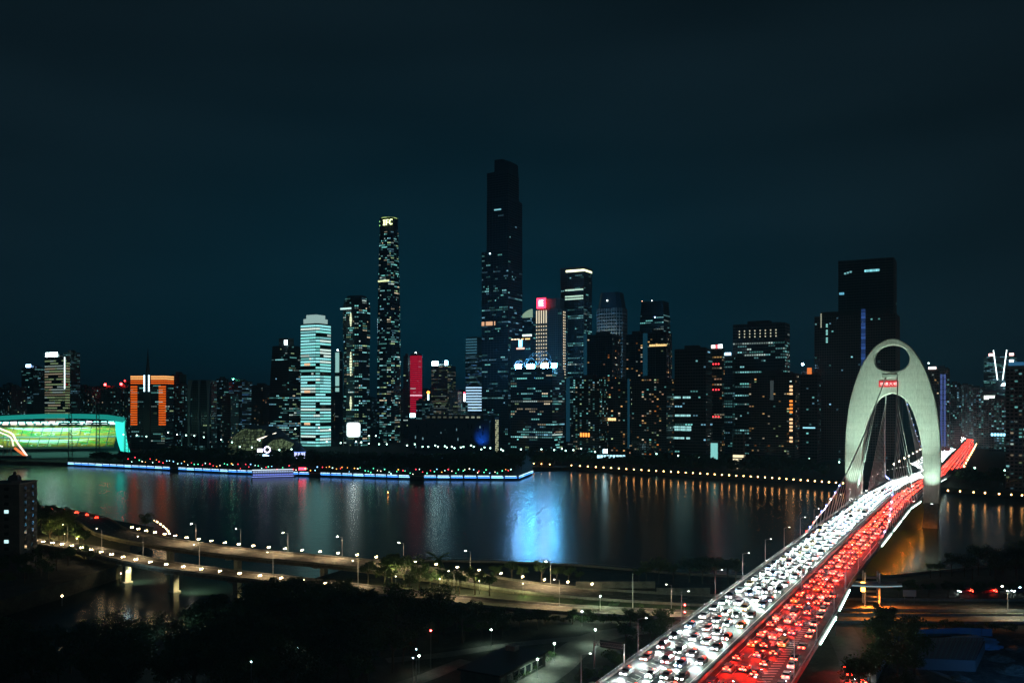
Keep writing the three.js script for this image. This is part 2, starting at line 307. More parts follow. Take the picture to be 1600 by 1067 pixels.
  for (const [end, sg] of [[-205, -1], [-205, 1], [172, -1], [172, 1]]) {
    const at = (t) => { const s = end * t, o = sg * lerp(2.6, end < 0 && sg > 0 ? 14.2 : 18, Math.min(1, t * 1.25) ** .8), y = deckH(s) + 1.2 + (78 - 1.2) * Math.pow(1 - t, 1.9); const p = BP(s, o); return new THREE.Vector3(p[0], y, p[2]); };
    const pts = []; for (let k = 0; k <= 24; k++) pts.push(at(k / 24));
    mesh('main_cable', new THREE.TubeGeometry(new THREE.CatmullRomCurve3(pts), 48, .34, 6), M.cable, bridge);
    for (let k = 3; k < 22; k++) { // hangers down to the deck edge, each one a rod
      const t = k / 22.5, p = at(t), s = end * t, f = sg < 0 ? deckL(s) + 1 : deckR(s) - 1, q = BP(s, f, .4);
      if (p.y - q[1] < 2) continue;
      new MB().bar(q, [p.x, p.y, p.z], .14, .14, 5).build('hanger', M.cable, bridge);
    }
    for (let k = 2; k < (end < 0 ? 22 : 26); k++) {
      if (end < 0 && k < 13) continue; const p = at(end < 0 ? k / 22.5 : k / 27); const m = mesh('cable_lamp', bulb, end < 0 && k > 17 && k % 2 ? lampRed : k % 3 ? lampBlue : lampWhite, bridge); m.position.set(p.x, p.y + .55, p.z);
    }
  }
  // floodlights at the feet of the tower, with their beams up the white slab
  const can = new THREE.CylinderGeometry(.75, .5, 1.1, 10); can.rotateX(.35);
  const flood = (s, o, h, tx, ty, k, ang, col = 0xd2ffe6) => {
    const p = BP(s, o, h), g2 = new THREE.Group(); g2.name = 'floodlight'; bridge.add(g2); g2.position.set(...p); g2.rotation.y = BTURN;
    mesh('housing', can, M.darkSteel, g2); mesh('lens', new THREE.CircleGeometry(.62, 12).rotateX(-Math.PI / 2 + .35).translate(0, .6, .2), glow(.9, 1, .93, 30), g2);
    const L = new THREE.SpotLight(col, k, 0, ang, .8, 2); L.position.set(p[0], p[1] + 1.2, p[2]); const q = BP(0, tx); L.target.position.set(q[0], ty, q[2]); L.castShadow = true; L.shadow.radius = 10; scene.add(L, L.target);
  };
  FLOODS.forEach((a) => flood(...a));
}
// LED lines along the walkway edge, brackets of the slip road, signs on posts
const ledW = glow(.72, 1, .9, 7), ledB = glow(.25, .45, 1, 3);
for (const [s0, s1, n, o] of [[-206, -14, 4, .34], [-372, -292, 2, .34]]) for (let k = 0; k < n; k++) {
  const a = lerp(s0, s1, k / n), b = lerp(s0, s1, (k + 1) / n) - .8; wall((s) => deckR(s) + o, .22, -.62, -.2, a - 4, b).build('led_strip', ledW, bridge);
}
for (const [s0, s1] of [[-330, -250], [-250, -180], [-180, -60]]) wall((s) => deckL(s) - .3, .12, -.4, -.25, s0, s1).build('led_strip', glow(.6, .9, 1, 1.3), bridge);
for (const [s0, s1] of [[60, 180], [180, 300]]) wall((s) => deckR(s) + .3, .16, -.5, -.25, s0, s1).build('led_strip', ledW, bridge);
// ---------------------------------------------------------------- street lamps
const headWarm = glow(1, .72, .38, 55), headWhite = glow(1, .95, .8, 60), headGreen = glow(.72, 1, .86, 40);
const G = {
  pole8: new MB().bar([0, 0, 0], [0, 9, 0], .13, .07, 8).bar([0, 8.9, 0], [-2, 9.5, 0], .06, .05, 6).box(-.25, 0, -.25, .25, .35, .25).geo(),
  head8: new RoundedBoxGeometry(.48, .18, .3, 2, .06).translate(-2.1, 9.42, 0),
  pole5: new MB().bar([0, 0, 0], [0, 4.6, 0], .09, .06, 7).box(-.18, 0, -.18, .18, .3, .18).geo(),
  globe: new THREE.SphereGeometry(.24, 10, 8).translate(0, 4.75, 0),
  cap5: new THREE.CylinderGeometry(.1, .3, .16, 8).translate(0, 5.02, 0),
  post: new MB().bar([0, 0, 0], [0, 1.15, 0], .07, .06, 6).bar([-.5, 1.1, 0], [.5, 1.1, 0], .04, .04, 5).geo(),
  ball: new THREE.SphereGeometry(.23, 8, 6),
  farPole: new MB().bar([0, 0, 0], [0, 6.4, 0], .16, .1, 5).geo(), farBall: new THREE.SphereGeometry(.62, 8, 6).translate(0, 6.7, 0),
  quayPole: new MB().bar([0, 0, 0], [0, 2.4, 0], .14, .1, 5).geo(), quayBall: new THREE.SphereGeometry(.55, 8, 6).translate(0, 2.8, 0),
};
function tallLamp(x, y, z, turn, label, group, cd, head = headWhite, light = 0xffdfae) {
  const o = thing('street_lamp', label, 'street lamp', x, y, -z, turn, group);
  mesh('pole', G.pole8, M.steel, o); mesh('lamp_head', G.head8, head, o);
  if (cd) { const L = new THREE.SpotLight(light, cd, 0, 1.25, .6, 2), c = Math.cos(turn), s = Math.sin(turn); L.position.set(x - 2.1 * c, y + 9.2, z + 2.1 * s); L.target.position.set(x - 3 * c, y, z + 3 * s); L.castShadow = true; L.shadow.radius = 8; scene.add(L, L.target); }
  return o;
}
function parkLamp(x, y, D, label, group, cd, head = headGreen, light = 0xd8ffe2) {
  const o = thing('park_lamp', label, 'park lamp', x, y, D, 0, group);
  mesh('pole', G.pole5, M.steel, o); mesh('globe', G.globe, head, o); mesh('cap', G.cap5, M.darkSteel, o);
  if (cd) { const L = new THREE.SpotLight(light, cd, 0, 1.4, .4, 2); L.position.set(x, y + 4.4, -D); L.target.position.set(x, y, -D + .3); L.castShadow = true; L.shadow.radius = 10; scene.add(L, L.target); }
}
function twinLamp(x, y, z, turn, label, group, cd) { // low parapet lamp with two bulbs
  const o = thing('parapet_lamp', label, 'parapet lamp', x, y, -z, turn, group);
  mesh('post', G.post, M.darkSteel, o);
  for (const s of [-1, 1]) { const b = mesh('bulb', G.ball, headWarm, o); b.position.set(s * .48, 1.3, 0); }
  if (cd) { const L = new THREE.PointLight(0xffb060, cd, 0, 2); L.position.set(x + .48 * Math.cos(turn), y + 1.3, z - .48 * Math.sin(turn)); L.castShadow = true; L.shadow.radius = 8; scene.add(L); }
}

// ---------------------------------------------------------------- roads of the near bank
const roadA = curveOf([[-330, 520, 6.3], [-262, 462, 7], [-195, 408, 10], [-143, 366, 10], [-66, 329, 9], [0, 308, 6.4], [60, 294, 6.15], [140, 289, 6.15], [300, 292, 6.15], [700, 330, 6.15]]);
const roadB = curveOf([[-700, 760, 6.3], [-315, 586, 8], [-252, 530, 9], [-200, 456, 10], [-130, 402, 10], [-62, 368, 10], [-20, 349, 8.2], [12, 334, 6.5], [67, 317, 6.15], [140, 309, 6.15], [300, 313, 6.15], [700, 350, 6.15]]);
function viaduct(curve, w, name, label, f0, f1) {
  const o = thing(name, label, 'viaduct', 0, 0, 0);
  const deck = ribbon(curve, 160, w, 0, .05, 1.3).build('deck', M.roadTan, o);
  for (const s of [-1, 1]) {
    ribbon(curve, 160, .4, s * (w / 2 - .15), .85, .85).build('parapet', M.parapet, o);
    ribbon(curve, 160, .16, s * (w / 2 - .7), .066).build('edge_line', M.paint, deck);
  }
  const L = curve.getLength(), dash = new THREE.PlaneGeometry(.16, 3).rotateX(-Math.PI / 2);
  for (const q of w > 13 ? [-w / 6, w / 6] : [0]) for (let d = L * .12; d < L * .72; d += 9) { const p = along(curve, d / L, q), m = mesh('lane_dash', dash, M.paint, deck); m.position.set(p.x, p.y + .068, p.z); m.rotation.y = p.turn; }
  for (let f = f0; f < f1; f += .031) {
    const p = along(curve, f), y0 = -2, mb = new MB(); mb.box(-1.3, y0, -1.1, 1.3, p.y - 2.3, 1.1).box(-w * .36, p.y - 2.3, -1.25, w * .36, p.y - 1.24, 1.25).box(-1.9, y0, -1.7, 1.9, .5, 1.7);
    const m = mb.build('pier', M.concrete, o); m.position.set(p.x, 0, p.z); m.rotation.y = p.turn;
  }
  return o;
}
viaduct(roadA, 11, 'road_viaduct', 'lower tan road bridge over the creek with a row of warm lamps', .165, .31);
viaduct(roadB, 17, 'road_viaduct', 'wide tan riverside road bridge beyond the lower one over the creek', .36, .51);
{ // lamps on the parapets
  const LA = roadA.getLength(), LB = roadB.getLength();
  let n = 0; for (let d = LA * .115; d < LA * .31; d += 9.6) { n++; const p = along(roadA, d / LA, 5.2); twinLamp(p.x, p.y + .88, p.z, p.turn, `low twin warm lamp on the lower road bridge, ${ORD(n)} from the apartment block`, 'twin lamps on the lower road bridge', n % 2 ? 60 : 0); }
  n = 0; for (let d = LB * .385; d < LB * .56; d += 9.6) { n++; const p = along(roadB, d / LB, -8.2); twinLamp(p.x, p.y + .88, p.z, p.turn, `twin warm lamp on the wide road bridge, ${ORD(n)} from the peninsula`, 'twin lamps on the wide road bridge', n % 2 ? 40 : 0); }
  n = 0; for (const [px, py] of [[300, 826], [371, 831], [445, 839], [530, 849], [627, 860], [731, 872], [854, 887]]) {
    n++; let best = 0, bd = 1e9; for (let f = .3; f < .62; f += .001) { const p = along(roadB, f, -7.6), x = 800 + F * (p.x - 1) / -p.z; if (Math.abs(x - px) < bd) { bd = Math.abs(x - px); best = f; } }
    const p = along(roadB, best, -8.6); tallLamp(p.x, p.y, p.z, .5, `tall street lamp on the wide riverside road, ${ORD(n)} from the peninsula`, 'tall lamps on the riverside road', 1100);
  }
  n = 0; for (const f of [.105, .135, .165, .2, .235, .27, .305, .34, .375, .41, .445]) { n++; const p = along(roadA, f, -5); tallLamp(p.x, p.y, p.z, .5, `tall street lamp on the lower road, ${ORD(n)} from the apartment block`, 'tall lamps on the lower road', 800, glow(1, .9, .7, 12)); }
}
// quay lamps curving round the peninsula
[[240, 812], [245, 815], [250, 818.5], [255, 822], [259, 825.5], [262, 829], [264, 833]].forEach(([px, py], i) => { const [x, D] = ground(px, py, 8.8); const o = thing('quay_lamp', `small warm quay lamp round the tip of the wooded peninsula, ${ORD(i + 1)} from the river`, 'quay lamp', x, NEAR, D, 0, 'quay lamps round the peninsula'); mesh('post', G.quayPole, M.darkSteel, o); mesh('globe', new THREE.SphereGeometry(.3, 8, 6).translate(0, 2.6, 0), headWarm, o); });

// grass median, drives, walls
function sheet(name, pts, y, mat, label, cat, kind = 'structure') {
  const g = new THREE.ShapeGeometry(new THREE.Shape(pts.map(([x, d]) => new THREE.Vector2(x, d)))); g.rotateX(-Math.PI / 2); g.translate(0, y, 0);
  const p = g.attributes.position, uv = g.attributes.uv; for (let i = 0; i < p.count; i++) uv.setXY(i, p.getX(i), -p.getZ(i));
  return tag(mesh(name, g, mat, scene), label, cat, null, kind);
}
{
  const m = []; for (let f = 0; f <= 12; f++) { const p = along(roadB, lerp(.545, .69, f / 12), 9.2); m.push([p.x, -p.z]); }
  const q = []; for (let f = 0; f <= 12; f++) { const p = along(roadA, lerp(.62, .36, f / 12), -6.2); q.push([p.x, -p.z]); }
  sheet('lawn_median', [...m, ...q], 6.08, M.lawn, 'green lawn strip between the two riverside roads', 'lawn');
}
const drive = curveOf([[62, 279, 6.1], [42, 277, 6.1], [27, 269, 6.1], [17, 252, 6.1], [11, 236, 6.1], [2, 218, 6.1], [-8, 200, 6.1]]);
tag(ribbon(drive, 50, 10, 0, 0).build('park_drive', M.paving, scene), 'pale curving park drive beside the bridge approach', 'road', null, 'structure');
const lane = curveOf([[26, 268, 6.09], [10, 263, 6.09], [-6, 256, 6.09], [-18, 249, 6.09], [-34, 243, 6.09]]);
tag(ribbon(lane, 30, 5, 0, 0).build('park_lane', M.paving, scene), 'narrow lane behind the flat roofed park building', 'road', null, 'structure');
const walk = curveOf([[-12, 243, 6.1], [-17, 236, 6.1], [-22, 228, 6.1], [-30, 218, 6.1], [-40, 205, 6.1]]);
tag(ribbon(walk, 30, 5.5, 0, 0).build('park_path', M.paving, scene), 'curved footpath in the park at the bottom edge', 'path', null, 'structure');
// road markings: zebra bars on the lower road
{
  const bar = new THREE.PlaneGeometry(.45, 5).rotateX(-Math.PI / 2);
  const rm = tag(new THREE.Group(), 'white slanted road markings on the lower road', 'road marking', null, 'structure'); rm.name = 'road_marking'; scene.add(rm);
  for (const f of [.505, .555]) for (let k = 0; k < 3; k++) { const p = along(roadA, f + k * .0022, .5), m = mesh('marking_bar', bar, M.paint, rm); m.position.set(p.x, p.y + .075, p.z); m.rotation.y = p.turn + .35; }
}
for (const [x, D, n, cd] of [[-24, 231, 'beside the curved footpath', 25], [-6, 258, 'on the lane behind the flat roofed building', 70], [22, 281, 'where the drive meets the riverside road', 160], [11.5, 243, 'on the inner kerb of the park drive', 230], [6.5, 228, 'in front of the flat roofed building', 230], [24, 258, 'on the outer side of the park drive', 160]]) parkLamp(x, NEAR, D, 'slim white park lamp ' + n, 'park lamps by the drive', cd);
// flat roofed building in the park
{
  const o = thing('park_pavilion', 'low flat roofed dark building beside the lit park drive', 'building', -2, NEAR, 230, -.52);
  const w = new MB().box(-5.6, 0, -12, 5.6, 3.6, 12).geo(); mesh('wall', w, std(.16, .17, .15, .85, { map: rep(concreteTex, 1 / 6) }), o);
  mesh('roof', new RoundedBoxGeometry(12.4, .5, 25.4, 1, .12).translate(0, 3.86, 0), std(.018, .02, .022, .8), o);
  new MB().box(-4, 4.11, -10, -1.2, 5.4, -7.5).build('roof_plant', M.parapet, o);
  for (let k = 0; k < 7; k++) { const z = -10.4 + k * 3.3; const win = new MB().box(5.6, .9, z, 5.68, 2.9, z + 2.2).build('window', M.glass, o); new MB().box(5.6, .82, z - .06, 5.76, .9, z + 2.26).box(5.6, 2.9, z - .06, 5.74, 2.98, z + 2.26).build('frame', M.steel, win); }
}
// river wall with railing on the near bank
{
  const o = thing('river_wall', 'low riverside wall with a dark railing along the near bank', 'wall', 0, 0, 0), c = curveOf([...shore.slice(0, 6), [330, 397]].map(([x, d]) => [x, d - 1.2, NEAR]));
  ribbon(c, 90, .5, 0, .9, .9).build('coping', M.parapet, o);
  const rail = ribbon(c, 90, .08, 0, 1.7, .1), L = c.getLength(); for (let d = 0; d < L; d += 2.4) { const p = c.getPointAt(d / L); rail.bar([p.x, p.y + .9, p.z], [p.x, p.y + 1.62, p.z], .05, .05, 4); }
  rail.build('railing', M.darkSteel, o, 'stuff');
}
for (const [a, b, D, label] of [[1026, 1110, 328, 'pale sloped retaining wall by the riverside road near the bridge'], [900, 1024, 340, 'long low pale wall behind the riverside road']]) {
  const o = thing('retaining_wall', label, 'wall', 0, NEAR, D), x0 = (a - 800) * D / F, x1 = (b - 800) * D / F, n = 6;
  for (let k = 0; k < n; k++) { const m = mesh('wall_panel', new RoundedBoxGeometry((x1 - x0) / n - .08, 2.6, .5, 1, .06), M.parapet, o); m.position.set(lerp(x0, x1, (k + .5) / n), 1.3, k * -.02); }
}
// apartment block at the left edge
{
  const D = 380, o = thing('apartment_block', 'dark apartment block cut by the left edge with a stack of balconies', 'apartment block', -218, NEAR, D, .12), h = 36.5;
  new MB().box(-22, 0, -9, 12, h, 9).build('wall', std(.13, .125, .115, .85, { map: rep(concreteTex, 1 / 8) }), o);
  new MB().box(-22.4, h, -9.4, 12.4, h + .5, 9.4).build('roof', M.parapet, o);
  new MB().box(4, h + .5, -3, 8, h + 2.6, 1).box(4.4, h + 2.6, -2.6, 7.6, h + 3.3, .6).build('stair_head', M.parapet, o); new MB().box(8.6, h + .5, 8.6, 12.3, h + 1.5, 9.2).build('parapet', M.parapet, o);
  mesh('finial', new THREE.SphereGeometry(.8, 10, 8).translate(6, h + 4, -1), M.parapet, o);
  for (let i = 0; i < 11; i++) {
    const y = 2 + i * 3.1;
    for (const z of [-4.5, 3]) { const b = new MB().box(12, y, z - 1.6, 13.1, y + .18, z + 1.6).box(13, y + .18, z - 1.6, 13.1, y + 1.05, z + 1.6).build('balcony', M.parapet, o); }
    for (let k = 0; k < 6; k++) { const x = -18 + k * 4.8, lit = (i * 7 + k * 5) % 23 === 0 || (i === 7 && k === 5) || (i === 3 && k === 5); const w = new MB().box(x, y + .9, 9, x + 1.7, y + 2.3, 9.06).build('window', lit ? glow(.6, .95, 1, 1.2) : M.glass, o); new MB().box(x - .08, y + .8, 9, x + 1.78, y + .9, 9.16).build('sill', M.parapet, w); }
    for (const z of [-5.4, 2.1]) new MB().box(12, y + .9, z, 12.05, y + 2.2, z + 1.8).build('window', M.glass, o);
  }
}
// stair and ramp tower beside the bridge on the right
{
  const [x, D] = ground(1362, 945, NEAR), o = thing('stair_tower', 'pale spiral footbridge stair on thin columns beside the bridge approach', 'stair tower', x, NEAR, D, -.2);
  for (const [dx, dz] of [[-2.4, -2], [2.4, -2], [-2.4, 2], [2.4, 2], [-9, 0], [-12, 3]]) new MB().bar([dx, 0, dz], [dx, dx < -5 ? 7.2 : 11.5, dz], .32, .28, 8).build('column', M.paint, o);
  for (let k = 0; k < 6; k++) new MB().box(-2.2, 1.4 + k * 1.6, -1.8 + (k % 2) * .6, 2.2, 1.6 + k * 1.6, 1.2 + (k % 2) * .6).build('stair_flight', M.concrete, o);
  const c = new THREE.CatmullRomCurve3([[9, 7.4, 1], [2, 7.4, 3.4], [-6, 7.5, 3.8], [-13, 7.6, 1], [-16, 7.7, -8], [-13, 7.8, -18], [-9, 7.9, -26]].map((p) => new THREE.Vector3(...p)));
  ribbon(c, 40, 3, 0, 0, .5).build('ramp_deck', M.concrete, o);
  for (const s of [-1, 1]) ribbon(c, 40, .12, s * 1.45, 1, .95).build('ramp_railing', M.steel, o);
  ribbon(c, 40, .14, -1.62, .1, .2).build('led_strip', glow(.6, .95, 1, .5), o);
}
{ // kiosk lamp glowing orange under the bridge edge
  const o = thing('sodium_lamp', 'bright orange wall lamp on the bridge abutment above the stair ramp', 'lamp', 0, 0, 0), p = BP(-283, 17.2, -2.2);
  mesh('bracket', new THREE.BoxGeometry(.3, .2, 1.6).translate(...p), M.darkSteel, o);
  const b = mesh('lamp_panel', new RoundedBoxGeometry(1.4, 3.4, .4, 2, .1).translate(p[0], p[1], p[2] + .9), glow(1, .42, .08, 9), o);
  const L = new THREE.SpotLight(0xff8a30, 4000, 0, 1.2, .6, 2); L.position.set(p[0], p[1], p[2] + 1.4); L.target.position.set(p[0] + 4, 6, p[2] + 9); L.castShadow = true; scene.add(L, L.target);
}
// sodium lamps under the river spans: they turn the water below the deck orange
[-190, -150, -110, -70, -35, 40, 90, 140, 190].forEach((s, i) => {
  const p = BP(s, deckR(s) * .8, -1.9), o = thing('underdeck_lamp', `orange lamp under the right edge of the bridge deck, ${ORD(i + 1)} from the near bank`, 'lamp', p[0], p[1], -p[2], BTURN, 'orange lamps under the bridge');
  mesh('housing', new THREE.BoxGeometry(.9, .3, 2.2), M.darkSteel, o); mesh('diffuser', new THREE.BoxGeometry(.8, .25, 2).translate(0, -.28, 0), glow(1, .36, .04, 110), o);
  const L = new THREE.SpotLight(0xff8420, 5200, 0, 1.35, .5, 2); L.position.set(p[0], p[1] - .7, p[2]); L.target.position.set(p[0], 0, p[2]); L.castShadow = true; L.shadow.radius = 20; scene.add(L, L.target);
});
// sign gantries, lamp posts and a traffic signal along the approach
function gantry(s, o0, o1, label, panel) {
  const o = thing('sign_gantry', label, 'sign gantry', 0, 0, 0), a = BP(s, o0), b = BP(s, o1), hgt = 6.6;
  for (const p of [a, b]) new MB().bar(p, [p[0], p[1] + hgt, p[2]], .2, .17, 8).build('post', M.steel, o);
  const t = new MB(); for (const h of [hgt - .2, hgt - 1]) t.bar([a[0], a[1] + h, a[2]], [b[0], b[1] + h, b[2]], .09, .09, 6); for (let k = 0; k < 12; k++) { const f = k / 12, g = (k + .5) / 12, P = (q, h) => [lerp(a[0], b[0], q), a[1] + h, lerp(a[2], b[2], q)]; t.bar(P(f, hgt - .2), P(g, hgt - 1), .05, .05, 4).bar(P(g, hgt - 1), P(f + 1 / 12, hgt - .2), .05, .05, 4); }
  t.build('truss', M.steel, o);
  for (const [f, w] of panel) { const m = mesh('sign_panel', new RoundedBoxGeometry(w, 1.8, .14, 1, .05), std(.05, .09, .1, .5), o); m.position.set(lerp(a[0], b[0], f), a[1] + hgt - .6, lerp(a[2], b[2], f)); m.rotation.y = BTURN; m.translateZ(.25); }
}
gantry(-306, 1.2, 15, 'thin sign gantry spanning the red tail light lanes', [[.2, 1.4], [.55, 1.4]]);
gantry(-419, -25, -17.5, 'dark sign gantry with a wide board beside the approach', [[.55, 5.5]]);
let lampNo = 0;
for (let s = -440; s < 400; s += 34) for (const side of [-1, 1]) {
  if (Math.abs(s) < 14) continue; lampNo++;
  const p = BP(s, side < 0 ? deckL(s) + .5 : deckR(s) - .5, .5);
  tallLamp(p[0], p[1], p[2], BTURN + (side < 0 ? 0 : Math.PI), `slim lamp post on the ${side < 0 ? 'headlight' : 'tail light'} side of the bridge, ${ORD(Math.ceil(lampNo / 2))} from the camera`, 'lamp posts along the bridge', LAMPCD(s), glow(.9, 1, .9, 6), 0xe8fff0);
}
// ---------------------------------------------------------------- trees
function crownGeo(R, Hh, n, leaf, clumps) { // leaf clumps spread through a few uneven lobes
  const mb = new MB(), C = [];
  for (let k = 0; k < clumps; k++) { const a = k * 2.4 + rr(-.4, .4), q = Math.sqrt((k + .6) / clumps) * R * .72, y = rr(-.32, .42) * Hh * (1 - q / R * .45); C.push([Math.cos(a) * q, y, Math.sin(a) * q, R * rr(.26, .46)]); }
  for (let i = 0; i < n; i++) {
    const c = C[i % C.length], u = rr(-1, 1), t = rr(0, 6.283), w = Math.sqrt(1 - u * u), r = c[3] * Math.pow(rnd(), .38);
    const x = c[0] + w * Math.cos(t) * r, y = c[1] + u * r * .78, z = c[2] + w * Math.sin(t) * r, s = leaf * rr(.6, 1.3);
    const e1 = new THREE.Vector3(rr(-1, 1), rr(-.7, .7), rr(-1, 1)).normalize(), e2 = new THREE.Vector3(rr(-1, 1), rr(-1, 1), rr(-1, 1)).cross(e1).normalize();
    const P = (a, b) => [x + e1.x * a * s + e2.x * b * s, y + e1.y * a * s + e2.y * b * s, z + e1.z * a * s + e2.z * b * s];
    mb.quad(P(-.5, 0), P(0, -.28), P(.5, 0), P(0, .28));
  }
  return mb.geo();
}
function trunkGeo(h, R) {
  const mb = new MB().bar([0, 0, 0], [.1, h * .55, .05], .3, .2, 7);
  for (let k = 0; k < 5; k++) { const a = k * 1.256 + .4; mb.bar([.08, h * (.42 + .04 * k), .04], [Math.cos(a) * R * .55, h * (.75 + .05 * k), Math.sin(a) * R * .55], .12, .04, 5); }
  return mb.geo();
}
const TREE = []; for (let k = 0; k < 6; k++) { const R = 4.2 + .25 * k, h = 10; TREE.push([trunkGeo(h, R), crownGeo(R, 6.4, 1500, .62, 9 + k).translate(0, h * .78, 0), M.leaf[k % 3]]); }
const SHRUB = []; for (let k = 0; k < 3; k++) SHRUB.push([new MB().bar([0, 0, 0], [0, 1.2, 0], .07, .04, 5).bar([0, .3, 0], [.4, 1.1, .2], .05, .02, 4).geo(), crownGeo(1.5, 1.5, 420, .32, 6).translate(0, 1.2, 0), M.leaf[k]]);
const treeCount = {};
function tree(x, D, sc, where, y = NEAR, proto = TREE, name = 'broadleaf_tree', kindWord = 'dark leafy tree') {
  const t = pick(proto), n = treeCount[where] = (treeCount[where] ?? 0) + 1;
  const o = thing(name, '', proto === TREE ? 'tree' : 'shrub', x, y - .05, D, rr(0, 6.28), kindWord + 's ' + where);
  o.userData.label = `${kindWord} ${where}`; o.scale.set(sc * rr(.9, 1.12), sc * rr(.88, 1.15), sc * rr(.9, 1.12));
  mesh('trunk', t[0], M.bark, o); mesh('crown', t[1], t[2], o); o.userData.px = 800 + F * x / D; woods.push([where, kindWord, o]); return o;
}
const woods = [];
function fill(where, D0, D1, step, xf, sc0, sc1, keep = () => true, proto, name, word) {
  for (let D = D0; D <= D1; D += step) { const [a, b] = xf(D); for (let x = a + rr(0, step * .5); x <= b; x += step * rr(.85, 1.2)) { const dd = D + rr(-.3, .3) * step, xx = x + rr(-.2, .2) * step; if (keep(xx, dd)) tree(xx, dd, rr(sc0, sc1), where, NEAR, proto, name, word); } }
}
const inFrame = (x, D, top) => { const px = 800 + F * x / D, py = HORIZON + F * (EYE - top) / D; return px > -45 && px < 1645 && py < 1075; };
const T = (a, b) => [a, b];
// the black wood between creek, lower road and park
fill('in the black wood by the creek', 204, 282, 7.2, (D) => T(table([[204, -80], [272, -91], [300, -86]], D), D > 258 ? table([[258, -8], [282, -22]], D) : -22), .95, 1.35, (x, D) => inFrame(x, D, 20) && Math.hypot(x + 26, D - 224) > 9 && Math.hypot(x + 17, D - 236) > 8 && (D > 240 || x < -36 + (D - 205) * .5));
fill('beside the lower road bridge', 286, 310, 8, (D) => T(-84, table([[286, -50], [310, -58]], D)), .8, 1.1);
// bottom left corner, south of the creek
fill('in the bottom left corner', 204, 240, 8.5, (D) => T(-150, -84), .9, 1.25, (x, D) => inFrame(x, D, 20) && D < 262 - (-x - 92) * .42);
// left bank of the creek, under the apartment block
fill('under the apartment block', 318, 400, 10, (D) => T(-215, -186 + (D - 318) * .03), .55, .8, (x, D) => inFrame(x, D, 12));
// peninsula
fill('on the wooded peninsula', 486, 580, 11, (D) => T(-360 + (580 - D) * .3, table([[486, -240], [520, -246], [560, -284], [580, -322]], D)), .95, 1.35, (x, D) => { for (let f = .1; f < .45; f += .01) { const p = along(roadB, f); if (Math.hypot(p.x - x, -p.z - D) < 14) return false; } return inFrame(x, D, 22); });
// lit trees between the two roads on the left
fill('between the roads beyond the apartment block', 420, 490, 11, (D) => T(-250, -196), .7, 1.0, (x, D) => { for (let f = .05; f < .5; f += .005) { const p = along(roadA, f), q = along(roadB, f); if (Math.hypot(p.x - x, -p.z - D) < 9 || Math.hypot(q.x - x, -q.z - D) < 12) return false; } return inFrame(x, D, 14); });
// clump between the roads near the middle
for (const [px, D, s] of [[575, 344, 1.0], [600, 338, 1.15], [632, 342, 1.25], [655, 335, .9], [612, 348, 1.2], [700, 333, .8], [718, 330, .9], [742, 328, 1.05], [765, 326, .9], [690, 340, .7], [672, 338, .7], [640, 330, .8]]) tree((px - 800) * D / F, D, s * .95, 'in the clump between the roads');
// riverside trees
for (const [px, D, s] of [[800, 352, .8], [815, 350, .7], [846, 349, .85], [870, 348, .6], [888, 347, .75], [1010, 352, .7], [1030, 352, .85], [1052, 351, .75], [1078, 351, .9], [1098, 349, 1.0], [1118, 348, 1.05], [1138, 347, 1.0], [775, 353, .6], [905, 349, .5], [998, 352, .55], [1150, 346, .9]]) tree((px - 800) * D / F, D, s, 'by the river left of the bridge');
for (const [px, D, s] of [[1470, 362, .7], [1488, 364, .85], [1508, 364, .95], [1530, 366, 1.05], [1548, 366, 1.15], [1568, 368, 1.1], [1588, 366, 1.25], [1602, 368, 1.2], [1455, 360, .5], [1520, 355, .8], [1556, 352, .9], [1590, 354, 1.0]]) tree((px - 800) * D / F, D, s, 'by the river right of the bridge');
// beside the approach, left
fill('between the drive and the bridge', 205, 288, 7.6, (D) => T(table([[205, 9], [224, 24], [251, 33], [268, 44], [288, 54]], D), table([[205, 17], [240, 37], [288, 60]], D)), .55, .85, (x, D) => inFrame(x, D, 16) && (D < 266 || D > 300));
for (const [px, D, s] of [[895, 284, .62], [920, 286, .55], [985, 279, .8], [1003, 276, .8], [1015, 272, .8]]) tree((px - 800) * D / F, D, s * .8, 'at the end of the park drive');
fill('in the strip behind the park lane', 264, 284, 6.4, (D) => T(-24, D < 272 ? 2 : 12), .45, .7);
// right of the approach
fill('in the grove right of the bridge', 208, 286, 8, (D) => T(41 + (D - 198) * .542 + 32, table([[208, 92], [250, 112], [286, 118]], D)), .7, 1.15, (x, D) => inFrame(x, D, 14));
for (const [px, D, s] of [[1425, 322, .62], [1452, 321, .58], [1482, 322, .66], [1500, 322, .55], [1545, 322, .7], [1562, 324, .75], [1530, 321, .6], [1405, 321, .5], [1585, 322, .6]]) tree((px - 800) * D / F, D, s, 'on the roadside verge right of the bridge');
for (let px = 1392; px < 1600; px += 11) tree((px - 800) * 276 / F + rr(-1, 1), 276 + rr(-3, 3), rr(.9, 1.5), 'in the hedge along the walled site', NEAR, SHRUB, 'shrub', 'dark bushy shrub');
for (let px = 690; px < 1010; px += 5.5) tree((px - 800) * 287 / F + rr(-1, 1), 287 + (850 - px) * .01 + rr(-1.5, 1.5), rr(.9, 1.5), 'in the hedge below the lower road', NEAR, SHRUB, 'shrub', 'dark clipped shrub');
for (const [px, py] of [[862, 937], [904, 941], [960, 947], [1000, 948], [1082, 952]]) { const [x, D] = ground(px, py + 4, NEAR); tree(x, D, rr(1, 1.35), 'round bush on the lawn strip', NEAR, SHRUB, 'shrub', 'small'); }
for (const [dx, D] of [[5.6, 233], [7.5, 238], [9.6, 242], [3, 228], [1, 224], [11, 246], [-1, 220]]) tree(dx, D, rr(.8, 1.2), 'before the flat roofed building', NEAR, SHRUB, 'shrub', 'lamp lit shrub');
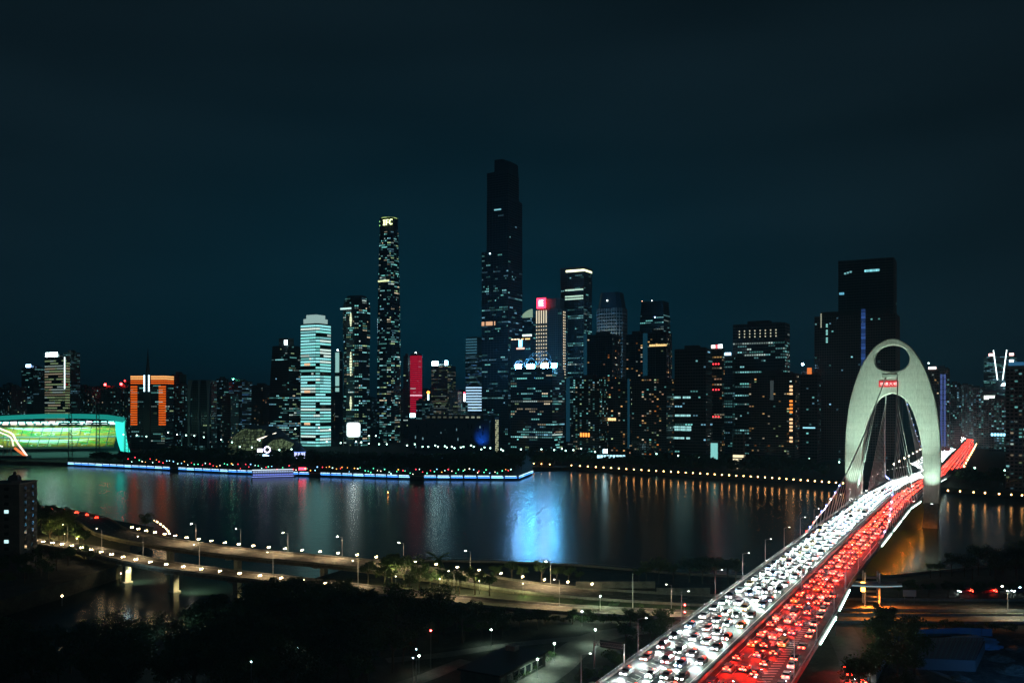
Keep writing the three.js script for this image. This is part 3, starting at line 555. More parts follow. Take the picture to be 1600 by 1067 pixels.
// palms
{
  const fr = new MB(); for (let k = 0; k < 13; k++) { const a = k * 2.4, up = .9 - (k % 4) * .38; let p = [0, 7, 0]; for (let j = 1; j <= 5; j++) { const r = j * .62, q = [Math.cos(a) * r, 7 + up * r - .13 * r * r, Math.sin(a) * r], w = .55 * (1 - j / 6.5) + .06, nx = -Math.sin(a) * w, nz = Math.cos(a) * w; fr.quad([p[0] + nx, p[1] - .18, p[2] + nz], p, q, [q[0] + nx, q[1] - .18, q[2] + nz]).quad(p, [p[0] - nx, p[1] - .18, p[2] - nz], [q[0] - nx, q[1] - .18, q[2] - nz], q); p = q; } }
  const fg = fr.geo(), tg = new MB().bar([0, 0, 0], [0, 7, 0], .22, .15, 8).geo();
  [[684, 345, 1.5], [698, 338, 1.05], [706, 337, 1.0], [690, 336, .95], [713, 336, .9]].forEach(([px, D, s], i) => { const o = thing('palm_tree', i ? `short palm between the riverside roads, ${ORD(i)} in front of the tall palm` : 'tall palm standing out against the river beside the clump', 'palm tree', (px - 800) * D / F, NEAR, D, i, 'palms between the riverside roads'); o.scale.setScalar(s); mesh('trunk', tg, M.bark, o); mesh('fronds', fg, M.leaf[0], o); });
}
// far bank: the wood along the water reads as one dark mass
const FARLEAF = [crownGeo(5, 7, 170, 1.9, 7), crownGeo(5.6, 6, 170, 1.9, 8)];
{
  const spots = [];
  const row = (pts, n, spread, s0, s1) => { for (let k = 0; k < n; k++) { const f = rnd() * (pts.length - 1), i = Math.min(pts.length - 2, Math.floor(f)), t = f - i; spots.push([lerp(pts[i][0], pts[i + 1][0], t) + rr(-4, 4), lerp(pts[i][1], pts[i + 1][1], t) + 7 + rnd() * spread, rr(s0, s1)]); } };
  row([[-540, 1130], [-304, 1000], [-104, 926], [0, 918]], 420, 60, .8, 1.3);
  row([[-500, 1190], [-280, 1075], [-100, 990], [10, 985]], 420, 130, .9, 1.4);
  row([[30, 1056], [75, 1062], [201, 952], [320, 876]], 360, 90, .8, 1.35);
  row([[-60, 1120], [60, 1150], [260, 1010], [330, 950]], 260, 120, .9, 1.4);
  row([[402, 800], [440, 756], [560, 690]], 150, 130, .8, 1.3);
  const ok = spots.filter(([x, D]) => { const dx = x - BO[0], dd = D - BO[1], o = dx * BN[0] + dd * BN[1]; return Math.abs(o) > 27; });
  const grp = tag(new THREE.Group(), 'dark mass of trees along the far river bank', 'wood', null, 'stuff'); grp.name = 'far_wood'; scene.add(grp);
  FARLEAF.forEach((g, v) => {
    const list = ok.filter((_, i) => i % 2 === v), im2 = new THREE.InstancedMesh(g, M.leaf[v], list.length); im2.name = 'crowns'; im2.userData.kind = 'stuff';
    const m4 = new THREE.Matrix4(), q = new THREE.Quaternion(), e = new THREE.Euler();
    list.forEach(([x, D, s], i) => { q.setFromEuler(e.set(0, i * 1.7, 0)); im2.setMatrixAt(i, m4.compose(new THREE.Vector3(x, FAR + 7.2 * s, -D), q, new THREE.Vector3(s, s, s))); });
    im2.castShadow = im2.receiveShadow = true; grp.add(im2);
  });
  const tr = new MB(); for (const [x, D, s] of ok) tr.bar([x, FAR, -D], [x, FAR + 6 * s, -D], .3, .2, 4); tr.build('trunks', M.bark, grp, 'stuff');
}
// labels that count along each wood from the left
{
  const by = {}; for (const w of woods) (by[w[0]] ??= []).push(w);
  for (const where in by) by[where].sort((a, b) => a[2].userData.px - b[2].userData.px).forEach(([w, word, o], i, all) => { o.userData.label = all.length > 1 ? `${ORD(i + 1)} ${word} from the left ${w}` : `${word} ${w}`; delete o.userData.px; });
}
// ---------------------------------------------------------------- traffic
const CARKIND = (() => {
  const make = (L, Wd, Hc, prof, cab, hw) => {
    const sh = new THREE.Shape(prof.map(([z, y]) => new THREE.Vector2(z, y)));
    const body = new THREE.ExtrudeGeometry(sh, { depth: Wd - .16, bevelEnabled: true, bevelThickness: .08, bevelSize: .07, bevelSegments: 2 }); body.translate(0, 0, -(Wd - .16) / 2); body.rotateY(-Math.PI / 2);   // profile x -> +z (forward)
    const mb = new MB(), [z0, z1, z2, z3, y0, y1] = cab, a = Wd / 2 - .06, b = Wd / 2 - .24, v = (x, y, z) => [x, y, z];
    mb.quad(v(-a, y0, z3), v(a, y0, z3), v(b, y1, z2), v(-b, y1, z2)).quad(v(a, y0, z0), v(-a, y0, z0), v(-b, y1, z1), v(b, y1, z1)).quad(v(a, y0, z3), v(a, y0, z0), v(b, y1, z1), v(b, y1, z2)).quad(v(-a, y0, z0), v(-a, y0, z3), v(-b, y1, z2), v(-b, y1, z1));
    const roof = new RoundedBoxGeometry(2 * b + .06, .09, z2 - z1 + .12, 1, .04).translate(0, y1 + .01, (z1 + z2) / 2);
    const wheel = new THREE.CylinderGeometry(hw, hw, .24, 14).rotateZ(Math.PI / 2), rim = new THREE.CylinderGeometry(hw * .6, hw * .6, .26, 10).rotateZ(Math.PI / 2);
    return { L, Wd, body, cabin: mb.geo(), roof, wheel, rim, hw, lampY: prof.lampY ?? .68 };
  };
  const sedan = make(4.6, 1.82, 1.45, [[-2.25, .3], [2.2, .28], [2.28, .62], [1.9, .82], [1.0, .93], [-1.5, .98], [-2.25, .95], [-2.3, .6]], [-1.95, -1.2, .25, 1.05, .95, 1.42], .33);
  const suv = make(4.7, 1.9, 1.7, [[-2.3, .34], [2.28, .32], [2.34, .78], [1.95, .98], [1.15, 1.08], [-2.2, 1.1], [-2.36, .7]], [-2.2, -1.9, .45, 1.15, 1.08, 1.68], .37);
  const van = make(5.0, 1.95, 2.1, [[-2.45, .34], [2.42, .32], [2.5, .8], [2.2, 1.05], [1.9, 1.15], [-2.45, 1.15]], [-2.42, -2.3, 1.0, 1.92, 1.14, 2.05], .35);
  const bus = make(11.2, 2.5, 3.1, [[-5.6, .4], [5.6, .4], [5.64, 1.3], [5.55, 1.35], [-5.55, 1.35], [-5.62, 1.2]], [-5.55, -5.5, 5.3, 5.5, 1.35, 3.0], .5);
  return { sedan, suv, van, bus };
})();
const PAINTS = [['white', .7, .7, .68], ['silver', .42, .43, .44], ['black', .02, .02, .022], ['grey', .14, .145, .15], ['blue', .03, .07, .2], ['red', .3, .025, .02], ['yellow', .5, .3, .03], ['pearl', .6, .6, .6], ['graphite', .05, .05, .055]].map(([n, r, g, b]) => [n, new THREE.MeshPhysicalMaterial({ color: new THREE.Color().setRGB(r, g, b), roughness: .35, metalness: n === 'silver' ? .4 : 0, clearcoat: .8, clearcoatRoughness: .1 })]);
const rimMat = std(.45, .45, .46, .35, { metalness: .7 });
const HEAD_ON = glow(.86, 1, .94, 190), TAIL_ON = glow(1, .025, .012, 60);
const headG = new RoundedBoxGeometry(.42, .2, .1, 2, .04), tailG = new RoundedBoxGeometry(.5, .24, .08, 2, .03), brakeG = new RoundedBoxGeometry(.7, .07, .06, 1, .02);
function carParts(kind, paint, braking) {
  const c = CARKIND[kind], o = new THREE.Group();
  mesh('body', c.body, paint, o); mesh('window', c.cabin, M.glass, o); mesh('roof', c.roof, paint, o);
  for (const x of [-1, 1]) for (const z of [-.31, .3]) { const w = mesh('wheel', c.wheel, M.rubber, o); w.position.set(x * (c.Wd / 2 - .1), c.hw, z * c.L); mesh('rim', c.rim, rimMat, w); }
  const hy = kind === 'bus' ? .85 : kind === 'sedan' ? .66 : .78, ty = kind === 'bus' ? 1.1 : kind === 'sedan' ? .78 : .95;
  for (const x of [-1, 1]) { const h = mesh('headlight', headG, HEAD_ON, o); h.position.set(x * (c.Wd / 2 - .36), hy, c.L / 2 + .06); const t = mesh('tail_light', tailG, TAIL_ON, o); t.position.set(x * (c.Wd / 2 - .32), ty, -c.L / 2 - .07); }
  if (braking) { const b = mesh('brake_light', brakeG, TAIL_ON, o); b.position.set(0, kind === 'bus' ? 2.8 : ty + .5, -c.L / 2 + (kind === 'sedan' ? .35 : -.02)); }
  return o;
}
const carCache = {};
let cars = 0; const laneCount = {};
function car(p, turn, where, group, kind, spot) {
  kind ??= pick(['sedan', 'sedan', 'sedan', 'suv', 'suv', 'van']); const [pn, pm] = kind === 'bus' ? PAINTS[pick([0, 5, 6])] : pick(PAINTS), key = kind + pn;
  carCache[key] ??= carParts(kind, pm, true);
  const o = carCache[key].clone(); o.name = numbered(kind === 'bus' ? 'city_bus' : kind === 'van' ? 'moving_van' : 'moving_car'); scene.add(o); o.position.set(...p); o.rotation.y = turn; cars++;
  const n = laneCount[where] = (laneCount[where] ?? 0) + 1;
  tag(o, `${pn} ${kind === 'sedan' ? 'saloon car' : kind === 'suv' ? 'tall car' : kind} ${where}, ${ORD(n)} in line`, kind === 'bus' ? 'bus' : kind === 'van' ? 'van' : 'car', group);
  if (spot) { const L = new THREE.SpotLight(spot > 0 ? 0xe6fff4 : 0xff1408, Math.abs(spot), 0, spot > 0 ? .75 : 1.2, .7, 2), f = spot > 0 ? 1 : -1, c = CARKIND[kind]; const dx = Math.sin(turn) * f, dz = Math.cos(turn) * f, q = c.L / 2 + .3; L.position.set(p[0] + dx * q, p[1] + .75, p[2] + dz * q); L.target.position.set(p[0] + dx * (q + 8), p[1] - (spot > 0 ? .3 : 1.8), p[2] + dz * (q + 8)); L.castShadow = true; L.shadow.radius = 6; scene.add(L, L.target); }
  return o;
}
const far = { head: [], tail: [] };
const lanes = [ // [offset, direction, spacing, phrase, first s, last s]
  [(s) => table([[-460, -17.2], [-330, -15.6], [-240, -14.6], [9000, -14.6]], s), -1, 10.5, 'in the outer headlight lane of the bridge', -448, 1900],
  [() => -11.1, -1, 10.8, 'in the second headlight lane of the bridge', -448, 2400],
  [() => -7.5, -1, 10, 'in the third headlight lane of the bridge', -448, 2600],
  [() => -3.9, -1, 10.2, 'in the headlight lane beside the median', -448, 2600],
  [() => 3.3, 1, 10, 'in the tail light lane beside the median', -448, 2600],
  [() => 6.6, 1, 10.2, 'in the middle tail light lane of the bridge', -448, 2600],
  [() => 10.1, 1, 10.4, 'in the outer tail light lane of the bridge', -448, 1900],
  [(s) => table([[-460, 18.2], [-408, 16.4], [-370, 14.6], [-330, 13.0], [-300, 12.2]], s), 1, 8, 'on the slip road at the right of the bridge', -448, -315],
  [() => -18.6, -1, 5.6, 'far', 500, 2300], [() => -22.2, -1, 5.6, 'far', 520, 2300], [() => -25.8, -1, 5.6, 'far', 540, 2000], [() => -29.4, -1, 5.6, 'far', 560, 1900], [() => -33, -1, 5.8, 'far', 580, 1700], [() => 21.6, 1, 6, 'far', 540, 1700], [() => 14, 1, 6, 'far', 500, 2400], [() => 18, 1, 6, 'far', 520, 2000]];
lanes.forEach(([of, dir, gap, where, s0, s1], li) => {
  for (let s = s0 + rr(0, 5); s < s1;) {
    const kind = rnd() < .035 ? 'bus' : undefined, o = of(s) + rr(-.25, .25), p = BP(s, o, .005), slope = (of(s + 4) - of(s - 4)) / 8, turn = Math.atan2(BU[0] + slope * BN[0], -(BU[1] + slope * BN[1])) + (dir > 0 ? 0 : Math.PI);
    if (s < 40 && cars < 296) { if (kind) s += 3.2; const pp = kind ? BP(s, of(s), .005) : p; car(pp, turn, where, dir > 0 ? 'cars driving away on the bridge' : 'cars driving towards the camera on the bridge', kind, s < 10 ? (dir < 0 ? HEADCD : -TAILCD) : 0); if (kind) s += 3.4; }
    else (dir > 0 ? far.tail : far.head).push([p, turn]);
    s += gap * (s < 40 ? rr(.78, 1.5) : s < 500 ? rr(.9, 1.4) : rr(1.0, 1.7));
  }
});
{ // the traffic farther along the road reads as one stream
  const grp = tag(new THREE.Group(), 'distant stream of cars with lit lamps beyond the near half of the bridge', 'traffic', null, 'stuff'); grp.name = 'distant_traffic'; scene.add(grp);
  const c = CARKIND.sedan, bodyG = mergeGeometries([c.body.toNonIndexed ? (c.body.index ? c.body.toNonIndexed() : c.body) : c.body, c.roof.index ? c.roof.toNonIndexed() : c.roof].map((g) => { const q = g.clone(); for (const k of Object.keys(q.attributes)) if (!['position', 'normal', 'uv'].includes(k)) q.deleteAttribute(k); return q; }));
  const lamps = (g, y, z) => mergeGeometries([g.clone().translate(-.55, y, z), g.clone().translate(.55, y, z)]);
  const put = (name, g, mat, list, colors) => { const m = new THREE.InstancedMesh(g, mat, list.length); m.name = name; m.userData.kind = 'stuff'; const q = new THREE.Quaternion(), up = new THREE.Vector3(0, 1, 0), one = new THREE.Vector3(1, 1, 1), m4 = new THREE.Matrix4(), col = new THREE.Color(); list.forEach(([p, t], i) => { m.setMatrixAt(i, m4.compose(new THREE.Vector3(...p), q.setFromAxisAngle(up, t), one)); if (colors) { const v = pick([.6, .35, .03, .12, .5]); m.setColorAt(i, col.setRGB(v, v, v)); } }); m.castShadow = m.receiveShadow = true; grp.add(m); };
  const all = [...far.head, ...far.tail];
  put('bodies', bodyG, std(1, 1, 1, .4), all, true); put('windows', c.cabin, M.glass, all);
  put('headlights', lamps(headG, .66, c.L / 2 + .06), HEAD_ON, all); put('tail_lights', lamps(tailG, .78, -c.L / 2 - .07), TAIL_ON, all);
}
// a few cars on the other roads
for (const [f, o, dir, where] of [[.335, 3, 1, 'on the peninsula road'], [.322, 3.2, 1, 'on the peninsula road'], [.31, 3, 1, 'on the peninsula road'], [.298, 3, 1, 'on the peninsula road'], [.286, 3, 1, 'on the peninsula road'], [.274, 3, 1, 'on the peninsula road'], [.262, 3, 1, 'on the peninsula road']]) { const p = along(roadB, f, -o); car([p.x, p.y + .06, p.z], p.turn + Math.PI, where, 'cars on the peninsula road', pick(['sedan', 'suv'])); }
for (const [px, D, tail] of [[1508, 331, 0], [1528, 330, 1], [1542, 331, 0], [1565, 330, 1], [1580, 332, 0], [1592, 331, 0]]) car([(px - 800) * D / F, NEAR + .2, -D], tail ? Math.PI / 2 + .2 : -Math.PI / 2 + .3, 'on the riverside road right of the bridge', 'cars on the riverside road', pick(['sedan', 'suv']));
{ const p = along(roadA, .605, 2.5); car([p.x, p.y + .06, p.z], p.turn, 'waiting on the lower road beside the bridge approach', 'cars on the lower road', 'suv'); }
for (const [x, D, t] of [[84, 222, .6], [87, 229, .5], [82.5, 214, .7], [86, 216, .5], [89, 236, .3], [83, 208, .7], [88, 223, .4]]) car([x, NEAR + .06, -D], BTURN - .2 + t * .3, 'on the street below the slip road', 'cars on the street below the slip road', pick(['sedan', 'suv']), -TAILCD);
for (const [x, D] of [[24, 226], [20, 219]]) car([x, NEAR + .06, -D], 2.2, 'parked among the trees by the park drive', 'cars parked by the drive', 'sedan').traverse((m) => { if (/light/.test(m.name)) m.material = M.glass; });
// ---------------------------------------------------------------- the skyline
const GRID = -.4968;   // the city blocks stand square to the bridge road
const WALLS = { dark: std(.05, .055, .06, .6), grey: std(.12, .125, .13, .7), brown: std(.1, .075, .06, .75), pale: std(.3, .31, .31, .7), blue: std(.03, .05, .065, .4), teal: std(.05, .1, .1, .5) };
const SLAB = std(.1, .105, .11, .7), SLABP = std(.34, .35, .35, .7), GLAZE = std(.012, .02, .024, .15);
const SETS = { cool: [0, 0, 1, 1, 1, 4], mixed: [0, 1, 0, 4, 1, 7, 2, 0, 10], warm: [2, 2, 3, 3, 5, 4, 11], res: [2, 3, 3, 2, 5, 4, 0, 11, 7], teal: [0, 0, 1, 10, 10], blue: [10, 10, 6, 1], office: [1, 0, 0, 7, 1, 4], tan: [7, 7, 2, 4], red: [9] };
const rect = (w, d) => () => [[-w / 2, d / 2], [w / 2, d / 2], [w / 2, -d / 2], [-w / 2, -d / 2]];
const taper = (w, d, k) => (t) => { const f = lerp(1, k, t); return rect(w * f, d * f)(); };
const cham = (w, d, c) => () => [[-w / 2 + c, d / 2], [w / 2 - c, d / 2], [w / 2, d / 2 - c], [w / 2, -d / 2 + c], [w / 2 - c, -d / 2], [-w / 2 + c, -d / 2], [-w / 2, -d / 2 + c], [-w / 2, d / 2 - c]];
const round = (w, d, n, fn = () => 1) => (t) => { const k = fn(t), o = []; for (let i = 0; i < n; i++) { const a = Math.PI / 2 + Math.PI / n - i / n * Math.PI * 2, c = Math.cos(a), s = Math.sin(a), e = .62; o.push([w / 2 * k * Math.sign(c) * Math.pow(Math.abs(c), e), d / 2 * k * Math.sign(s) * Math.pow(Math.abs(s), e)]); } return o; };
function building(name, label, x0, x1, top, D, o = {}) {
  const k = D / F, X = ((x0 + x1) / 2 - 800) * k, A = (x1 - x0) * k, Ht = EYE + (HORIZON - top) * k - FAR, yaw = o.yaw ?? GRID;
  const th = Math.abs(-yaw - Math.atan2(X, D)), dr = o.dr ?? .8, w = A / (Math.cos(th) + dr * Math.sin(th)), d = w * dr;
  const g = thing(name, label, o.cat ?? 'building', X, FAR, D, yaw, o.group);
  const mk = o.poly ? o.poly(w, d) : rect(w, d);
  const secs = o.secs ? o.secs(w, d, Ht, k) : [[0, Ht, mk]];
  const body = new MB(), lit = new MB(), dark = new MB(), slab = new MB();
  const fh = o.fh ?? 3.8, bay = o.bay ?? 3.4, tones = SETS[o.set ?? 'office'], p = o.lit ?? .25, pat = o.pat ?? 'office';
  const toCam = [-X, D], cy = Math.cos(yaw), sy = Math.sin(yaw);
  for (const [y0, y1, poly, opt = {}] of secs) {
    const a0 = poly(0), n = a0.length, lev = poly.length ? Math.max(1, Math.round((y1 - y0) / 14)) : 1;
    for (let l = 0; l < lev; l++) { const P = poly(l / lev), Q = poly((l + 1) / lev), ya = lerp(y0, y1, l / lev), yb = lerp(y0, y1, (l + 1) / lev); for (let e = 0; e < n; e++) { const f = (e + 1) % n; body.quad([P[e][0], ya, P[e][1]], [P[f][0], ya, P[f][1]], [Q[f][0], yb, Q[f][1]], [Q[e][0], yb, Q[e][1]]); } }
    const Q = poly(1), c = Q.reduce((s, v) => [s[0] + v[0] / n, s[1] + v[1] / n], [0, 0]); for (let e = 0; e < n; e++) { const f = (e + 1) % n; body.quad([Q[e][0], y1, Q[e][1]], [Q[f][0], y1, Q[f][1]], [c[0], y1, c[1]], [c[0], y1, c[1]]); }
    if (opt.blind) continue;
    const floors = Math.max(1, Math.floor((y1 - y0 - 1) / fh)), hts = [];
    for (let i = 0; i < floors; i++) hts.push(y0 + .5 + i * fh);
    const pp = opt.lit ?? p;
    for (let e = 0; e < n; e++) {
      const f = (e + 1) % n, dx = a0[f][0] - a0[e][0], dz = a0[f][1] - a0[e][1], L = Math.hypot(dx, dz), nx = -dz / L, nz = dx / L;
      const see = ((nx * cy + nz * sy) * toCam[0] + (-nx * sy + nz * cy) * toCam[1]) / Math.hypot(...toCam);
      if (see < .06) continue;
      const nb = Math.max(1, Math.round(L / (opt.bay ?? bay))), front = e === 0 || n > 4;
      const colOn = []; for (let j = 0; j < nb; j++) colOn.push(rnd() < .55);
      for (let i = 0; i < floors; i++) {
        const t0 = (hts[i] - y0) / (y1 - y0), t1 = Math.min(1, (hts[i] + fh - y0) / (y1 - y0)), P = poly(t0), R = poly(t1), f0 = opt.f0 ?? (pat === 'bands' ? o.f0 ?? .28 : .32), f1 = opt.f1 ?? (pat === 'bands' ? o.f1 ?? .74 : .78);
        const at = (u, v, off) => { const ax = lerp(lerp(P[e][0], P[f][0], u), lerp(R[e][0], R[f][0], u), v), az = lerp(lerp(P[e][1], P[f][1], u), lerp(R[e][1], R[f][1], u), v); return [ax + nx * off, hts[i] + fh * v, az + nz * off]; };
        let rowP = pp, tone = pick(tones), lv = 1, run = 0;
        if (pat === 'office') rowP = rnd() < .5 ? pp * .4 : rnd() < .3 ? Math.min(.97, pp * 3.4) : pp;
        if (pat === 'bands') rowP = rnd() < .08 ? .3 : pp;
        for (let j = 0; j < nb; j++) {
          let on;
          if (pat === 'res') { on = rnd() < pp * (colOn[j] ? 1.6 : .4); tone = pick(tones); lv = pick([0, 1, 2, 2, 3, 3, 3]); }
          else if (pat === 'dots') { on = rnd() < pp; lv = 0; }
          else { if (run <= 0) { run = 1 + Math.floor(rnd() * (pat === 'bands' ? 9 : 4)); on = rnd() < rowP; if (rnd() < .35) tone = pick(tones); lv = pat === 'bands' ? pick([0, 0, 0, 1]) : pick([0, 1, 2, 2, 3]); colOn.cur = on; } run--; on = colOn.cur; }
          const m = pat === 'bands' ? .02 : opt.m ?? .14, u0 = (j + m) / nb, u1 = (j + 1 - m) / nb;
          const q = [at(u0, f0, .1), at(u1, f0, .1), at(u1, f1, .1), at(u0, f1, .1)];
          if (on) lit.quad(...q, cell(tone, lv)); else if (o.glaze !== 0) dark.quad(...q);
        }
        if (o.slabs !== 0) { const so = o.slabOut ?? .35, A0 = at(0, 0, 0), B0 = at(1, 0, 0), A1 = at(0, 0, so), B1 = at(1, 0, so), up = (v) => [v[0], v[1] + (o.slabH ?? .5), v[2]]; slab.quad(A1, B1, up(B1), up(A1)).quad(up(A1), up(B1), up(B0), up(A0)).quad(A0, B0, B1, A1); }
      }
      if (o.fins) for (let j = 0; j <= nb; j += o.fins) { const u = j / nb, P = poly(0), R = poly(1), b = [lerp(P[e][0], P[f][0], u), lerp(P[e][1], P[f][1], u)], c2 = [lerp(R[e][0], R[f][0], u), lerp(R[e][1], R[f][1], u)], ex = dx / L * .3, ez = dz / L * .3, q = o.finOut ?? .6; const v = (w2, s2, y, off) => [w2[0] + ex * s2 + nx * off, y, w2[1] + ez * s2 + nz * off]; slab.quad(v(b, -1, y0, q), v(b, 1, y0, q), v(c2, 1, y1, q), v(c2, -1, y1, q)).quad(v(b, 1, y0, q), v(b, 1, y0, 0), v(c2, 1, y1, 0), v(c2, 1, y1, q)).quad(v(b, -1, y0, 0), v(b, -1, y0, q), v(c2, -1, y1, q), v(c2, -1, y1, 0)); }
    }
  }
  body.build('wall', WALLS[o.wall ?? 'dark'], g); lit.build('lit_windows', litMat(Math.round((o.k ?? 1) * (o.pat === 'bands' ? .85 : x1 < 420 ? .55 : .85) * 100) / 100), g, 'stuff'); dark.build('dark_windows', GLAZE, g, 'stuff'); slab.build('floor_edges', o.slabMat ?? SLAB, g, 'stuff');
  if (o.plant !== 0) { const r = Q4(secs), rw = r[0] * .5, rd = r[1] * .5; new MB().box(-rw * .5, Ht, -rd * .5, rw * .35, Ht + Math.min(5, .02 * Ht + 2), rd * .4).box(rw * .4, Ht, -rd * .3, rw * .8, Ht + 2, rd * .3).build('roof_plant', SLAB, g); }
  const info = { g, X, D, k, w, d, Ht, px: (x) => (x - (x0 + x1) / 2) * k / Math.cos(th), py: (y) => EYE + (HORIZON - y) * k - FAR };
  if (o.extra) o.extra(info); return info;
}
function Q4(secs) { const p = secs[secs.length - 1][2](1); let w = 0, d = 0; for (const [x, z] of p) { w = Math.max(w, Math.abs(x)); d = Math.max(d, Math.abs(z)); } return [w * 2, d * 2]; }
// a lit sign box: on the front face (local +z), x and y in local metres
function sign(i, x0, x1, y0, y1, mat, z = i.d / 2 + .5, name = 'roof_sign') { const s = new RoundedBoxGeometry(Math.abs(x1 - x0), y1 - y0, .8, 1, .2).translate((x0 + x1) / 2, (y0 + y1) / 2, z); const m = mesh(name, s, mat, i.g); return m; }
function roofSign(i, f0, f1, hgt, mat, lift2 = 1) { // a light box standing on the roof edge on legs
  const x0 = lerp(-i.w / 2, i.w / 2, f0), x1 = lerp(-i.w / 2, i.w / 2, f1); const m = sign(i, x0, x1, i.Ht + lift2, i.Ht + lift2 + hgt, mat, i.d / 2 - 1);
  new MB().bar([x0 + .5, i.Ht, i.d / 2 - 1.8], [x0 + .5, i.Ht + lift2 + hgt * .8, i.d / 2 - 1.5], .15, .15, 4).bar([x1 - .5, i.Ht, i.d / 2 - 1.8], [x1 - .5, i.Ht + lift2 + hgt * .8, i.d / 2 - 1.5], .15, .15, 4).build('sign_legs', SLAB, i.g); return m;
}
function beacon(i, fx, col = glow(1, .03, .03, 40), y = i.Ht + 3, r = .9) { const x = lerp(-i.w / 2, i.w / 2, fx); new MB().bar([x, i.Ht, i.d / 2 - 1], [x, y, i.d / 2 - 1], .2, .15, 4).build('mast', SLAB, i.g); const m = mesh('beacon', new THREE.SphereGeometry(r, 8, 6), col, i.g); m.position.set(x, y + r * .8, i.d / 2 - 1); }
const cyanSign = glow(.55, .95, 1, 14), blueSign = glow(.25, .55, 1, 12), redSign = glow(1, .02, .05, 8);
const B = building;
// ---- left group
B('office_tower', 'dark tower at the far left with a small blue roof sign', 35, 71, 575, 1950, { lit: .12, set: 'teal', wall: 'blue', extra: (i) => roofSign(i, .35, .75, 6, glow(.35, .6, 1, 14)) });
B('office_tower', 'slab tower striped with tan lit floors under a white roof sign', 71, 106, 558, 1720, { pat: 'bands', lit: .82, set: 'tan', k: .34, dr: .16, fh: 5, wall: 'grey', extra: (i) => { roofSign(i, .02, .6, 8, glow(.7, 1, 1, 13)); mesh('light_strip', new THREE.BoxGeometry(1.6, 60, 1.2).translate(i.w / 2 - .5, i.Ht - 31, i.d / 2 + .7), glow(.75, 1, 1, 2.6), i.g); } });
B('office_tower', 'teal speckled tower right behind the tan striped slab', 99, 123, 551, 1800, { lit: .4, set: 'teal', k: .5, wall: 'teal' });
[[0, 38, 605, 1850], [118, 142, 604, 1900], [128, 160, 607, 1750], [158, 186, 606, 1700], [182, 208, 605, 1720], [190, 206, 598, 1900]].forEach(([a, b, t, D], i) => B('apartment_tower', ['low pale apartment slab at the left edge behind the stadium', 'dim apartment tower beside the teal speckled tower', 'dim apartment tower left of the first red beacon', 'apartment tower under the first red beacon', 'apartment tower under the second red beacon', 'thin dark tower touching the orange framed building'][i], a, b, t, D, { pat: 'res', lit: .12, set: 'mixed', wall: 'grey', k: .8, fins: 3, extra: (q) => { if (i === 3 || i === 4) beacon(q, i === 3 ? .4 : .5, glow(1, .02, .02, 45), q.Ht + 4, 2.4); if (i === 5) beacon(q, .5, glow(1, .02, .02, 20), q.Ht + 3, 1.4); } }));
B('framed_tower', 'building framed in orange lit bands with a dark spire in the middle', 207, 268, 600, 1500, { yaw: -.1, dr: .5, lit: .16, set: 'office', plant: 0, extra: (i) => {
  const z = i.d / 2 + .7, w2 = i.w / 2, lw = 10.5, or = glow(1, .15, .01, .8), ow = glow(1, .45, .14, 1.3);
  for (let k = 0; k < 17; k++) { const y = i.py(664) + k * (i.py(602) - i.py(664)) / 17; for (const s of [-1, 1]) new MB().box(s < 0 ? -w2 - 1 : w2 - lw, y, z - 2, s < 0 ? -w2 + lw : w2 + 1, y + 2.5, z).build('orange_band', or, i.g); }
  for (let k = 0; k < 4; k++) new MB().box(-w2 - 1, i.Ht + k * 3.6, -i.d / 2, w2 + 1, i.Ht + k * 3.6 + 2.3, z).build(k > 2 ? 'top_band' : 'orange_band', k > 1 ? ow : or, i.g);
  new MB().box(-w2 - .4, i.Ht - .4, -i.d / 2 + .6, w2 + .4, i.Ht + 13.6, z - .6).build('crown_wall', WALLS.brown, i.g);
  const cx = 0, y0 = i.py(612); new MB().box(cx - 5.2, 0, z, cx + 5.2, i.py(586), z + 4).build('centre_shaft', WALLS.dark, i.g);
  for (const s of [-1, 1]) for (let k = 0; k < 6; k++) new MB().box(cx + s * 4 - 1.1, y0 + k * 4.6, z + 4, cx + s * 4 + 1.1, y0 + k * 4.6 + 4.1, z + 4.5).build('light_panel', glow(.55, .85, 1, 3.2), i.g);
  new MB().bar([cx, i.py(586), z], [cx, i.py(545), z], 3.4, .25, 6).build('spire', WALLS.dark, i.g); } });
B('apartment_tower', 'dark plain tower right behind the orange framed building', 268, 290, 585, 1700, { lit: .05, pat: 'res', set: 'teal', wall: 'blue' });
B('apartment_tower', 'low tower with a few teal windows right of the orange frame', 274, 298, 603, 1600, { lit: .14, pat: 'res', set: 'teal', k: .6, wall: 'grey' });
B('finned_building', 'grey twin slab with three pale fins curving out at the top', 295, 337, 594, 1450, { yaw: -.12, dr: .5, lit: .16, set: 'office', k: .8, plant: 0, extra: (i) => { for (const [x, s, w3] of [[-i.w / 2, 1, 7], [-1.5, -1, 3], [i.w / 2 - 6, -1, 6]]) { const sh = new THREE.Shape(); sh.moveTo(x, 0); sh.lineTo(x + w3 * .55, 0); sh.lineTo(x + w3 * .55, i.Ht * .72); sh.quadraticCurveTo(x + w3 * .6, i.Ht * .88, x + (s > 0 ? w3 * 1.25 : w3), i.Ht); sh.lineTo(x - (s < 0 ? w3 * .3 : 0), i.Ht); sh.quadraticCurveTo(x, i.Ht * .85, x, i.Ht * .7); const g = new THREE.ExtrudeGeometry(sh, { depth: 2.4, bevelEnabled: false }).translate(0, 0, i.d / 2 + .2); mesh('curved_fin', g, WALLS.pale, i.g); } } });
B('office_tower', 'narrow dim tower between the finned slab and the teal block', 338, 356, 592, 1900, { lit: .2, set: 'teal', wall: 'blue', k: .7 });
